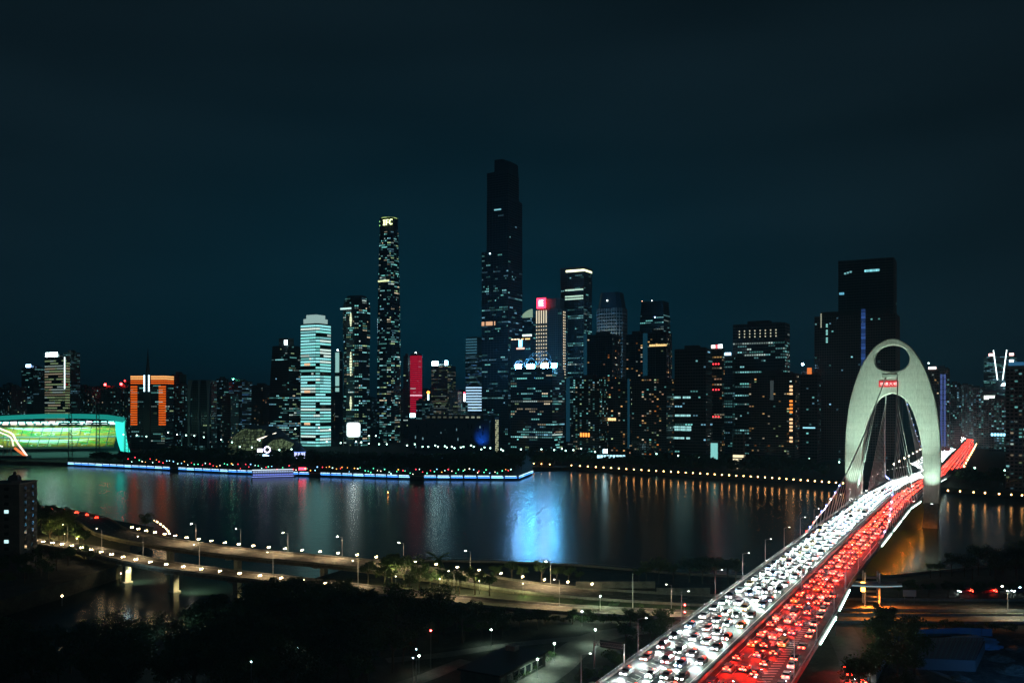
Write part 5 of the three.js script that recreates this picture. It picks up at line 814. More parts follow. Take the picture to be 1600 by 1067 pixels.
B('twin_beam_tower', 'far tower with two white light beams forming a V and two red signs', 1541, 1586, 556, 2300, { lit: .4, set: 'teal', k: .6, wall: 'blue', plant: 0, extra: (i) => { const z = i.d / 2 + 1.5; for (const s of [-1, 1]) new MB().bar([i.px(1563.5 + s * 3.5), i.py(594), z], [i.px(1563.5 + s * 9), i.py(548), z], 1.2, 1.2, 6).build('light_beam', glow(.8, 1, 1, 4), i.g); sign(i, i.px(1548), i.px(1556), i.py(557), i.py(553), glow(1, .55, .5, 4)); sign(i, i.px(1576), i.px(1582), i.py(557), i.py(553), glow(1, .55, .5, 4)); mesh('roof_dome', new THREE.SphereGeometry(9, 14, 8, 0, 6.3, 0, 1.5).translate(i.px(1570), i.py(604), z + 6), glow(.6, .9, 1, 5), i.g); } });
B('apartment_tower', 'near apartment tower at the right edge with a blue lit roof', 1577, 1665, 572, 760, { pat: 'res', lit: .2, set: 'mixed', k: .55, fh: 3.1, bay: 3.2, wall: 'grey', fins: 3, plant: 0, extra: (i) => { new MB().box(-i.w * .45, i.Ht, -i.d * .4, i.w * .45, i.Ht + 3, i.d * .5).build('lit_crown', glow(.06, .3, .6, .35), i.g); sign(i, i.px(1583), i.px(1589), i.Ht + 3, i.Ht + 5, glow(.5, .85, 1, 5)); } });
// dim rows closing the gaps far behind
{
  const spots = []; for (let px = -20; px < 1640; px += 21) spots.push(px + rr(-4, 4));
  const near = spots.filter((p) => !(p > 1512 && p < 1555));
  near.forEach((px, j) => { const w = rr(16, 30), t = rr(600, 622), D = rr(2350, 2900); B('distant_block', `dim distant block low on the horizon, ${ORD(j + 1)} from the left`, px, px + w, t, D, { pat: 'res', lit: .14, set: pick(['mixed', 'teal', 'res']), k: .35, fh: 5, bay: 5, wall: pick(['dark', 'grey', 'blue']), slabs: 0, group: 'dim distant blocks on the horizon' }); });
}
// ---------------------------------------------------------------- far bank: museum, opera house, stadium, promenade
{ // museum: a dark box with slit windows, one side washed in blue
  const D = 1340, k = D / F, X = (712 - 800) * k, o = thing('museum', 'long black box of a museum with slit windows and a blue washed end', 'museum', X, FAR, D, GRID + .25), h = EYE + (HORIZON - 656) * k - FAR, w = 122, d = 66;
  mesh('wall', new MB().box(-w / 2, 6, -d / 2, w / 2, h, d / 2).geo(), std(.07, .07, .075, .6), o);
  new MB().box(-w / 2 + 6, 0, -d / 2 + 6, w / 2 - 6, 6, d / 2 - 6).build('plinth', WALLS.grey, o);
  for (let j = 0; j < 46; j++) { const x = rr(-w / 2 + 3, w / 2 - 4), y = rr(9, h - 7), H2 = rr(2, 6); const m = new MB().box(x, y, d / 2, x + rr(.8, 2), y + H2, d / 2 + .25).build('slit_window', rnd() < .12 ? glow(.4, .8, .9, .35) : M.glass, o); }
  for (let j = 0; j < 24; j++) { const z = rr(-d / 2 + 3, d / 2 - 4), y = rr(9, h - 7); new MB().box(w / 2, y, z, w / 2 + .25, y + rr(2, 6), z + rr(.8, 2.2)).build('slit_window', M.glass, o); }
  new MB().box(-w * .3, h, -d * .4, w * .42, h + 7, d * .4).build('roof_storey', WALLS.dark, o); new MB().box(-w * .34, h + 7, -d * .44, w * .47, h + 8.2, d * .44).build('roof', SLAB, o);
  for (let j = 0; j < 10; j++) new MB().box(-w * .3 + j * 8.6, h + 3, d * .4, -w * .3 + j * 8.6 + 5, h + 5.6, d * .4 + .3).build('lit_window', glow(.75, .85, .6, j > 6 ? .35 : .08), o);
  for (let j = 0; j < 3; j++) for (let i = 0; i < 18; i++) new MB().box(w / 2 + 6, 4 + i * (h / 19), d / 2 - 16 - j * 6, w / 2 + 6.5, 4 + i * (h / 19) + 1.8, d / 2 - 13 - j * 6).build('lit_panel', glow(.8, .85, .5, (i * 3 + j * 5) % 4 ? .7 : .15), o);
  new MB().box(w / 2 + 2, 0, d / 2 - 34, w / 2 + 6, h + 4, d / 2 - 11).build('end_screen', WALLS.dark, o);
  const c = Math.cos(o.rotation.y), s = Math.sin(o.rotation.y), loc = (x, y, z) => [X + x * c + z * s, FAR + y, -D - x * s + z * c];
  const L = new THREE.SpotLight(0x1868ff, 2600, 0, .75, .8, 2); L.position.set(...loc(w * .38, 19, d / 2 + 16)); L.target.position.set(...loc(w * .41, h * .5, d / 2)); L.castShadow = true; L.shadow.radius = 20; scene.add(L, L.target);
  new MB().bar([w * .38, 0, d / 2 + 17], [w * .38, 17.5, d / 2 + 17], .3, .2, 6).build('floodlight_mast', M.darkSteel, o);
  mesh('blue_floodlight', new RoundedBoxGeometry(3, 1.4, 1.4, 1, .2).translate(w * .38, 18, d / 2 + 16.5), M.darkSteel, o);
}
{ // opera house: two low faceted shells
  const k = 1350 / F, D = 1350;
  for (const [px, w, h, ln, lab, lit] of [[408, 110, 46, 70, 'large faceted opera house shell, a dark double hump', 1], [450, 72, 26, 50, 'small pale faceted shell beside the large opera shell', 0]]) {
    const o = thing('opera_shell', lab, 'opera house', (px - 800) * k, FAR, D - (lit ? 0 : 25), -.2), mb = new MB(), gl = new MB(), nx = 14, nz = 6;
    const P = (i, j) => { const u = i / nx, v = j / nz, a = Math.PI * v, prof = Math.pow(Math.sin(Math.PI * clamp(u, .02, .98)), .75) * (lit ? 1 + .1 * Math.sin(u * 9) : 1); return [(u - .5) * w, Math.sin(a) * h * prof * (1 + .03 * ((i * 7 + j * 3) % 3)), Math.cos(a) * ln / 2 * Math.sqrt(prof)]; };
    for (let i = 0; i < nx; i++) for (let j = 0; j < nz; j++) { mb.quad(P(i, j), P(i + 1, j), P(i + 1, j + 1), P(i, j + 1)); if (lit ? (j < 2 && i < 9) : (j < 2 && i > 1 && i < 11)) for (let a = 0; a < 4; a++) for (let b = 0; b < 4; b++) { const Q = (u, v) => { const A = P(i, j), B2 = P(i + 1, j), C2 = P(i + 1, j + 1), E2 = P(i, j + 1); return [0, 1, 2].map((q) => lerp(lerp(A[q], B2[q], u), lerp(E2[q], C2[q], u), v) + (q === 2 ? .5 : .15)); }; gl.quad(Q((a + .12) / 4, (b + .12) / 4), Q((a + .88) / 4, (b + .12) / 4), Q((a + .88) / 4, (b + .88) / 4), Q((a + .12) / 4, (b + .88) / 4), cell(7, 1 + Math.floor(rnd() * 3))); } }
    mb.build('shell', WALLS.grey, o); gl.build('glazed_front', litMat(lit ? .3 : .5), o, 'stuff');
    for (let j = 0; j < 5; j++) new MB().bar(P(1 + j * 2, 0), P(2 + j * 2, 2), .35, .35, 5).build('rib', WALLS.pale, o);
    if (lit) { new MB().bar(P(8, 1), P(11, 2), 1.2, .6, 5).build('light_slash', glow(1, .9, .7, 3), o); }
  }
}
{ // blazing video screen
  const D = 1180, k = D / F, o = thing('video_screen', 'blazing white outdoor screen on a frame above the trees', 'video screen', (552 - 800) * k, FAR, D, 0), y0 = EYE + (HORIZON - 683) * k - FAR, y1 = EYE + (HORIZON - 660) * k - FAR;
  { const s = new THREE.Shape(), a = 9, q = 4.2; s.moveTo(-a + q, y0); s.lineTo(a - q, y0); s.quadraticCurveTo(a, y0, a, y0 + q); s.lineTo(a, y1 - q); s.quadraticCurveTo(a, y1, a - q, y1); s.lineTo(-a + q, y1); s.quadraticCurveTo(-a, y1, -a, y1 - q); s.lineTo(-a, y0 + q); s.quadraticCurveTo(-a, y0, -a + q, y0); mesh('screen', new THREE.ExtrudeGeometry(s, { depth: .8, bevelEnabled: false }).translate(0, 0, -.4), glow(.8, 1, 1, 1.6), o); } new MB().box(-8.6, y0 + .4, -1.6, 8.6, y1 - .4, -.5).build('frame', M.darkSteel, o);
  for (const x of [-6, 6]) new MB().box(x - .5, 0, -1.8, x + .5, y0, -.8).build('post', M.steel, o);
  const L = new THREE.SpotLight(0xdffcff, 250, 0, 1.3, .5, 2); L.position.set((552 - 800) * k, FAR + (y0 + y1) / 2, -D + 1); L.target.position.set((552 - 800) * k, FAR, -D + 30); L.castShadow = true; L.shadow.radius = 60; scene.add(L, L.target);
}
{ // stadium: two tiers of coloured seats under a roof, lit from the roof edge
  const D = 1215, k = D / F, X = (88 - 800) * k, o = thing('stadium_stand', 'glowing green grandstand with two tiers of patterned seats', 'stadium', X, FAR, D, .28);
  const w = 150, rows = 15, hh = (y) => EYE + (HORIZON - y) * k - FAR;
  const cv = document.createElement('canvas'); cv.width = 1024; cv.height = 256; const c = cv.getContext('2d');   // the seats' own colours: gold with green swirls and a pale wave
  c.fillStyle = '#b49a3c'; c.fillRect(0, 0, 1024, 256); c.lineCap = 'round';
  for (let i = 0; i < 60; i++) { c.fillStyle = i % 3 ? '#4aa04e' : '#8fae3c'; c.beginPath(); c.ellipse(rnd() * 1024, rnd() * 256, 20 + rnd() * 60, 6 + rnd() * 14, rnd() - .5, 0, 7); c.fill(); }
  c.fillStyle = '#e9fff4'; c.beginPath(); c.moveTo(60, 30); c.bezierCurveTo(260, 160, 520, 120, 880, 40); c.bezierCurveTo(560, 60, 300, 60, 60, 30); c.fill(); c.strokeStyle = '#dff6e8'; c.lineWidth = 9;
  for (let i = 0; i < 5; i++) { c.beginPath(); c.arc(170 + i * 150 + (i % 2) * 40, 190 + (i % 3) * 14, 22 + 8 * (i % 2), i * 2.1, i * 2.1 + 3.2 + (i % 3) * .8); c.stroke(); } c.beginPath(); c.moveTo(380, 250); c.bezierCurveTo(470, 130, 560, 210, 690, 150); c.stroke(); c.fillStyle = '#d8fff0'; c.beginPath(); c.moveTo(240, 110); c.bezierCurveTo(420, 180, 640, 150, 820, 90); c.bezierCurveTo(620, 120, 420, 120, 240, 110); c.fill();
  const tex = new THREE.CanvasTexture(cv); tex.colorSpace = THREE.SRGBColorSpace; const seatM = new THREE.MeshStandardMaterial({ map: tex, roughness: .7 });
  for (const [ya, yb, za, zb, nm] of [[hh(697), hh(684), 26, 8, 'lower_tier'], [hh(681), hh(666), 4, -16, 'upper_tier']]) {
    const mb = new MB(); for (let r = 0; r < rows; r++) { const y0 = lerp(ya, yb, r / rows), y1 = lerp(ya, yb, (r + 1) / rows), z0 = lerp(za, zb, r / rows), z1 = lerp(za, zb, (r + 1) / rows), v0 = r / rows, v1 = (r + .6) / rows, v2 = (r + 1) / rows; mb.quad([-w / 2, y0, z0], [w / 2, y0, z0], [w / 2, y1, z0], [-w / 2, y1, z0], [0, v0, 1, v0, 1, v1, 0, v1]).quad([-w / 2, y1, z0], [w / 2, y1, z0], [w / 2, y1, z1], [-w / 2, y1, z1], [0, v1, 1, v1, 1, v2, 0, v2]); } mb.build(nm, seatM, o);
    new MB().box(-w / 2, ya - 2.2, za - .2, w / 2, ya - .3, za + .6).build('tier_front', std(.25, .4, .36, .6), o);
    for (let j = 0; j < 12; j++) { const x = -w / 2 + 8 + j * 12; new MB().beam([x, ya + .4, za], [x, yb + .4, zb], .9, .3).build('stair', WALLS.teal, o); }
  }
  new MB().box(-w / 2, 0, -20, w / 2, hh(662), -16.5).build('back_wall', WALLS.teal, o);
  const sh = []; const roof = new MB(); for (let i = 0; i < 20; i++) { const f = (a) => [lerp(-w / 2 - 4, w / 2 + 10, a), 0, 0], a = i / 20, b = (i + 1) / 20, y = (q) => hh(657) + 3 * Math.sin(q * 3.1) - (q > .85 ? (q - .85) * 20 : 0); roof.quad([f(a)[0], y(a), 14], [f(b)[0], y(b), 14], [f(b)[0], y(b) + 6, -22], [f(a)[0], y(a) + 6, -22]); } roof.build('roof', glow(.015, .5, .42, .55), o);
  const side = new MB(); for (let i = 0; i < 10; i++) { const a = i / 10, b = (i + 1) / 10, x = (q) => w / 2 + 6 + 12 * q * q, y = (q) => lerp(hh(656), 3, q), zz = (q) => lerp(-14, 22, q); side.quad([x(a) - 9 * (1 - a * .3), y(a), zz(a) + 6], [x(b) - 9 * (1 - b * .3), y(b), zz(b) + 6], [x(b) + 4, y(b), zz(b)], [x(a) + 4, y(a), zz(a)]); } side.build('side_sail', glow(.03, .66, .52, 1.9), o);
  for (let j = 0; j < 16; j++) new MB().box(-w / 2 + 3 + j * 9.2, hh(661), 10, -w / 2 + 10 + j * 9.2, hh(661) + 2, 11.4).build('floodlight_bar', j % 5 === 2 ? glow(.9, .9, 1, 7) : glow(.25, 1, .85, 5), o);
  for (let j = 0; j < 14; j++) new MB().box(-w / 2 + 5 + j * 10.3, hh(664), -15.5, -w / 2 + 12 + j * 10.3, hh(661.5), -15).build('box_window', j < 5 ? glow(1, .75, .6, 1.6) : glow(.75, 1, .95, 1.6), o);
  const cs = Math.cos(.28), sn = Math.sin(.28);
  for (const x of [-56, -20, 20, 56]) { const L = new THREE.SpotLight(0xb4ffe2, 7000, 0, 1.15, .5, 2); L.position.set(X + x * cs + 30 * sn, FAR + hh(655), -D - x * sn + 30 * cs); L.target.position.set(X + x * cs + 2 * sn, FAR + hh(684), -D - x * sn + 2 * cs); L.castShadow = true; L.shadow.radius = 60; scene.add(L, L.target); }
}
// the four lattice masts with round rings before the stadium
[[108, 634, 1160, 'leftmost lattice mast with a dark ring before the grandstand'], [151, 622, 1155, 'second lattice mast with a dark ring before the grandstand'], [196, 632, 1150, 'lattice mast right of the grandstand'], [220, 655, 1150, 'shortest lattice mast right of the grandstand']].forEach(([px, top, D, label], q) => {
  const k = D / F, o = thing('lattice_mast', label, 'mast', (px - 800) * k, FAR, D), h = EYE + (HORIZON - top) * k - FAR;
  for (const [x, z] of [[-2.6, -2], [2.6, -2], [0, 2.6]]) new MB().bar([x, 0, z], [x * .6, h, z * .6], .5, .32, 5).build('leg', M.darkSteel, o);
  const br = new MB(); for (let y = 3; y < h - 3; y += 5) br.bar([-2.4, y, -2], [2.4, y + 4, -2], .16, .16, 4).bar([2.4, y, -2], [0, y + 4, 2.4], .16, .16, 4).bar([0, y, 2.4], [-2.4, y + 4, -2], .16, .16, 4); br.build('bracing', M.darkSteel, o);
  if (q < 2) { for (const y of [664, 661]) mesh('ring', new THREE.TorusGeometry(12, .9, 6, 26).rotateX(Math.PI / 2).translate(0, EYE + (HORIZON - y) * k - FAR, 0), M.darkSteel, o); }
});
{ // arch bridge end at the left edge, outlined in pink white lamps
  const D = 1120, k = D / F, o = thing('lit_arch_bridge', 'end of a lamp outlined arch bridge cut by the left edge', 'bridge', (0 - 800) * k, FAR, D, 0), hh = (y) => EYE + (HORIZON - y) * k - FAR, x = (p) => p * k;
  const rib = (pts, r, m, n) => mesh(n, new THREE.TubeGeometry(new THREE.CatmullRomCurve3(pts.map(([a, b, z = 0]) => new THREE.Vector3(x(a), hh(b), z))), 24, r, 6), m, o);
  rib([[-30, 655], [0, 670], [18, 678], [25, 690], [41, 712]], 1.1, glow(1, .72, .62, 1.9), 'light_rib'); rib([[-30, 662], [0, 676], [16, 684], [20, 697]], .9, glow(1, .8, .75, 1.5), 'light_rib'); rib([[-30, 690], [-10, 694], [4, 698]], .8, glow(1, .9, .85, 1.8), 'light_rib');
  rib([[22, 700], [30, 706], [40, 713]], 1.5, glow(1, .22, .06, 1.2), 'orange_rib'); for (const p of [4, 10, 16]) new MB().bar([x(p), hh(712), 0], [x(p), hh(680 + p * .4), 0], .5, .5, 5).build('strut', WALLS.pale, o);
  new MB().box(x(-30), hh(716), -6, x(44), hh(712), 6).build('deck', WALLS.grey, o);
}
// promenade: quay wall with blue light strips in segments
{
  const pts = [[-560, 1130], [-304, 992], [-104, 917], [6, 908], [22, 985]], o = thing('promenade_wall', 'riverside promenade wall lined with bright blue light strips', 'quay wall', 0, 0, 0);
  for (let s = 1; s < pts.length; s++) {
    const [a, b] = [pts[s - 1], pts[s]], L = Math.hypot(b[0] - a[0], b[1] - a[1]), n = Math.round(L / 13), ux = (b[0] - a[0]) / L, ud = (b[1] - a[1]) / L, ox = ud * 1.2, od = -ux * 1.2;   // pushed out over the water
    const P = (d, y, q = 1) => [a[0] + ux * d + ox * q, y, -(a[1] + ud * d + od * q)];
    new MB().beam(P(0, FAR - .6, .5), P(L, FAR - .6, .5), 2.6, .5).build('coping', M.parapet, o);
    for (let j = 0; j < n; j++) { if ((j * 5 + s) % 17 === 3) continue; new MB().beam(P((j + .05) * L / n, FAR - 1.6), P((j + .93) * L / n, FAR - 1.6), .5, .75).build('blue_strip', (j + s) % 4 === 1 ? glow(.16, .5, 1, 4.5) : glow(.06, .3, 1, 3.4), o); new MB().beam(P((j + .05) * L / n, FAR + .1), P((j + .9) * L / n, FAR + .1), .4, .5).build('white_strip', glow(.55, .8, 1, 2.6), o); }
  }
}
// river lamps of the far quay: one row of ochre globes
{
  const px = []; for (let i = 0; i < 38; i++) px.push(893 + (1318 - 893) * Math.pow(i / 37, .96));
  const spot = (x) => { const y = table([[830, 724], [893, 727], [1000, 734], [1100, 740], [1200, 746], [1320, 755], [1460, 765], [1600, 774]], x); return ground(x, y, FAR + 2.8); };
  const lab = (n) => `ochre quay lamp on the far bank, ${ORD(n)} left of the arch`;
  [...px, 834, 846, 859].sort((a, b) => b - a).forEach((x, i) => { const [X, D] = spot(x), o = thing('quay_lamp', lab(i + 1), 'quay lamp', X, FAR, D, 0, 'ochre quay lamps on the far bank'); mesh('pole', G.quayPole, M.darkSteel, o); mesh('globe', G.quayBall, glow(1, .5, .16, 24), o); });
  [1482, 1501, 1522, 1540, 1562, 1581, 1598].forEach((x, i) => { const [X, D] = spot(x), o = thing('quay_lamp', `ochre quay lamp on the far bank, ${ORD(i + 1)} right of the arch`, 'quay lamp', X, FAR, D, 0, 'ochre quay lamps on the far bank'); mesh('pole', G.quayPole, M.darkSteel, o); mesh('globe', G.quayBall, glow(1, .5, .16, 24), o); });
}
// street lamps of the far park: white green globes above the trees
{
  const P = [[262, 676], [276, 679], [290, 680], [303, 681], [192, 679], [213, 680], [228, 682], [318, 683], [345, 687], [362, 691], [374, 698], [393, 699], [405, 688], [418, 698], [436, 703], [455, 702], [461, 670], [498, 668], [515, 671], [510, 690], [532, 692], [556, 690], [564, 691], [576, 693], [587, 681], [592, 694], [604, 694], [576, 681], [636, 696], [648, 694], [660, 698], [669, 698], [680, 696], [684, 698], [695, 697], [698, 699], [706, 698], [710, 700], [720, 699], [724, 698], [736, 696], [740, 698], [752, 702], [757, 699], [766, 700], [783, 702], [786, 704], [814, 702], [846, 702], [866, 703], [878, 701], [884, 704], [896, 703], [908, 701], [930, 706], [1026, 709], [1060, 712], [1093, 715], [1222, 717], [1265, 717], [1312, 722], [1470, 729], [1571, 735], [1573, 742], [1524, 731], [1460, 681]];
  P.forEach(([px, py], i) => { const D = i === P.length - 1 ? 1000 : py < 690 ? 1180 : py < 700 ? 1120 : px > 1400 ? 830 : 1060, k = D / F, h = EYE + (HORIZON - py) * k, o = thing('park_lamp', `white green lamp above the far bank trees, ${ORD(1 + P.filter((q) => q[0] < px || (q[0] === px && q[1] < py)).length)} from the left`, 'park lamp', (px - 800) * k, FAR, D, 0, 'lamps above the far bank trees'); new MB().bar([0, 0, 0], [0, h - FAR, 0], .2, .12, 5).build('pole', M.darkSteel, o); mesh('globe', new THREE.SphereGeometry(.8, 8, 6).translate(0, h - FAR, 0), glow(.5, 1, .8, 9), o); });
}
// lanterns and stalls on the promenade
{
  const cols = [[glow(1, .9, .6, 5), 'white'], [glow(1, .35, .06, 5), 'orange'], [glow(.1, 1, .45, 4), 'green'], [glow(1, .04, .06, 6), 'red'], [glow(.2, .6, 1, 5), 'blue'], [glow(.5, 1, .85, 5), 'teal']], n = {};
  for (let i = 0; i < 110; i++) {
    const px = 200 + i * 5.5 + rr(-2, 2), base = table([[60, 714], [370, 733], [640, 742], [830, 741]], px), py = base - rr(1, 9), D = ground(px, base + 6, FAR)[1] + rr(6, 26), k = D / F, y = EYE + (HORIZON - py) * k, [m, c] = px > 560 && px < 600 ? cols[rnd() < .6 ? 2 : 0] : cols[Math.floor(rnd() * 6)];
    n[c] = (n[c] ?? 0) + 1; const o = thing('lantern', `tiny ${c} lantern on the promenade, ${ORD(n[c])} ${c} one from the left`, 'lantern', (px - 800) * k, FAR, D, 0, 'lanterns on the promenade'), hh = Math.max(1.6, y - FAR);
    new MB().bar([0, 0, 0], [0, hh, 0], .1, .08, 4).build('post', M.darkSteel, o); mesh('shade', new THREE.SphereGeometry(rr(.35, .6), 7, 5).translate(0, hh, 0), m, o);
  }
}
{ // moored ferry with lit decks, red sign beside it
  const [X, D] = ground(428, 744, .6), o = thing('ferry', 'long two deck ferry moored at the promenade, decks lit blue violet', 'ferry', X, 0, D - 6, .36), w = 44;
  const hull = new THREE.Shape([[-w / 2, 1.6], [-w / 2 + 2, -.4], [w / 2 - 3, -.4], [w / 2 + 2, 1.8]].map((p) => new THREE.Vector2(...p))); mesh('hull', new THREE.ExtrudeGeometry(hull, { depth: 8, bevelEnabled: false }).translate(0, 0, -4), std(.12, .14, .16, .5), o);
  for (const [y, m] of [[1.9, glow(.22, .3, 1, .9)], [5, glow(.5, .65, 1, .8)]]) { for (let j = 0; j < 17; j++) new MB().box(-w / 2 + 1.6 + j * 2.45, y + .4, 3.3, -w / 2 + 3.5 + j * 2.45, y + 2, 3.6).build('window', m, o); new MB().box(-w / 2 + 1, y, -3.3, w / 2 - 1, y + 2.6, 3.3).build('deck_house', WALLS.pale, o); new MB().box(-w / 2 + .4, y + 2.62, -3.9, w / 2 - .4, y + 2.9, 3.9).build('deck', M.paint, o); }
  new MB().box(-w / 2 + .6, 8.1, 3.95, w / 2 - .6, 8.5, 4.2).build('light_line', glow(.75, .9, 1, 2.6), o); new MB().box(-w / 2 + .6, .9, 4.02, w / 2 - .6, 1.2, 4.25).build('light_line', glow(.3, .4, 1, 2.2), o);
  const p = ground(472, 733, FAR + 4), r = thing('neon_sign', 'glowing red sign standing on the promenade right of the ferry', 'neon sign', p[0], FAR, p[1]); mesh('sign_box', new RoundedBoxGeometry(8, 2.6, .6, 1, .2).translate(0, 4.4, 0), glow(1, .03, .06, 9), r); for (const x of [-3, 3]) new MB().bar([x, 0, 0], [x, 3.2, 0], .15, .15, 5).build('post', M.darkSteel, r);
}
{ // small lit shapes among the far park trees
  const at = (px, D) => (px - 800) * D / F;
  let o = thing('round_kiosk', 'white violet lit ring and stage in the far park', 'stage', at(417, 1120), FAR, 1120); mesh('ring', new THREE.TorusGeometry(3.6, .7, 6, 22).translate(0, 17, 0), glow(.65, .6, 1, 5), o); new MB().box(-5, 9, -2, 6, 11, 2).build('stage_light', glow(.35, .6, 1, 5), o); new MB().box(-12, 14, -1, -6, 18, 1).build('spot_box', glow(.85, .8, 1, 5), o); new MB().box(-4, 0, -2, 5, 9, 2).build('base', WALLS.dark, o);
  o = thing('round_pavilion', 'round pavilion with a conical roof and violet lit columns', 'pavilion', at(468, 1110), FAR, 1110); mesh('roof', new THREE.ConeGeometry(8, 9, 14).translate(0, 19.5, 0), std(.2, .24, .34, .6), o); for (let j = 0; j < 9; j++) { const a = j / 9 * 6.28; new MB().bar([Math.cos(a) * 5.6, 7, Math.sin(a) * 5.6], [Math.cos(a) * 6, 14, Math.sin(a) * 6], .7, .7, 5).build('column', glow(.55, .6, 1, 1.6), o); } mesh('lintel', new THREE.CylinderGeometry(7, 7, 1, 18).translate(0, 14.6, 0), glow(.15, .3, 1, 1.6), o); mesh('plinth', new THREE.CylinderGeometry(6.4, 6.4, 7, 16).translate(0, 3.5, 0), WALLS.dark, o);
  o = thing('entrance_hall', 'small white cyan lit hall under the amber apartment blocks', 'hall', at(951, 1080), FAR, 1080); for (let j = 0; j < 9; j++) new MB().box(-14 + j * 3.8, 9, 4, -11 + j * 3.8, 12.5, 4.4).build('lit_window', glow(.45, .85, 1, 2.2), o); new MB().box(-14, 0, -6, 20, 13, 4).build('wall', WALLS.dark, o); mesh('roof_lamp', new RoundedBoxGeometry(5, 5, 2, 1, .5).translate(-4, 17, 0), glow(.5, .9, 1, 12), o); new MB().box(-6, 13, -1, -2, 15, 1).build('lamp_base', WALLS.dark, o);
  o = thing('buoy', 'small buoy with an orange light on the dark river', 'buoy', ...(([x, d]) => [x, 0, d])(ground(606, 771, 1))); mesh('float', new THREE.CylinderGeometry(.9, 1.2, 1, 10).translate(0, .3, 0), std(.3, .05, .02, .6), o); mesh('lamp', new THREE.SphereGeometry(.45, 8, 6).translate(0, 2, 0), glow(1, .45, .1, 14), o); new MB().bar([0, .8, 0], [0, 1.7, 0], .12, .1, 5).build('stalk', M.darkSteel, o);
}
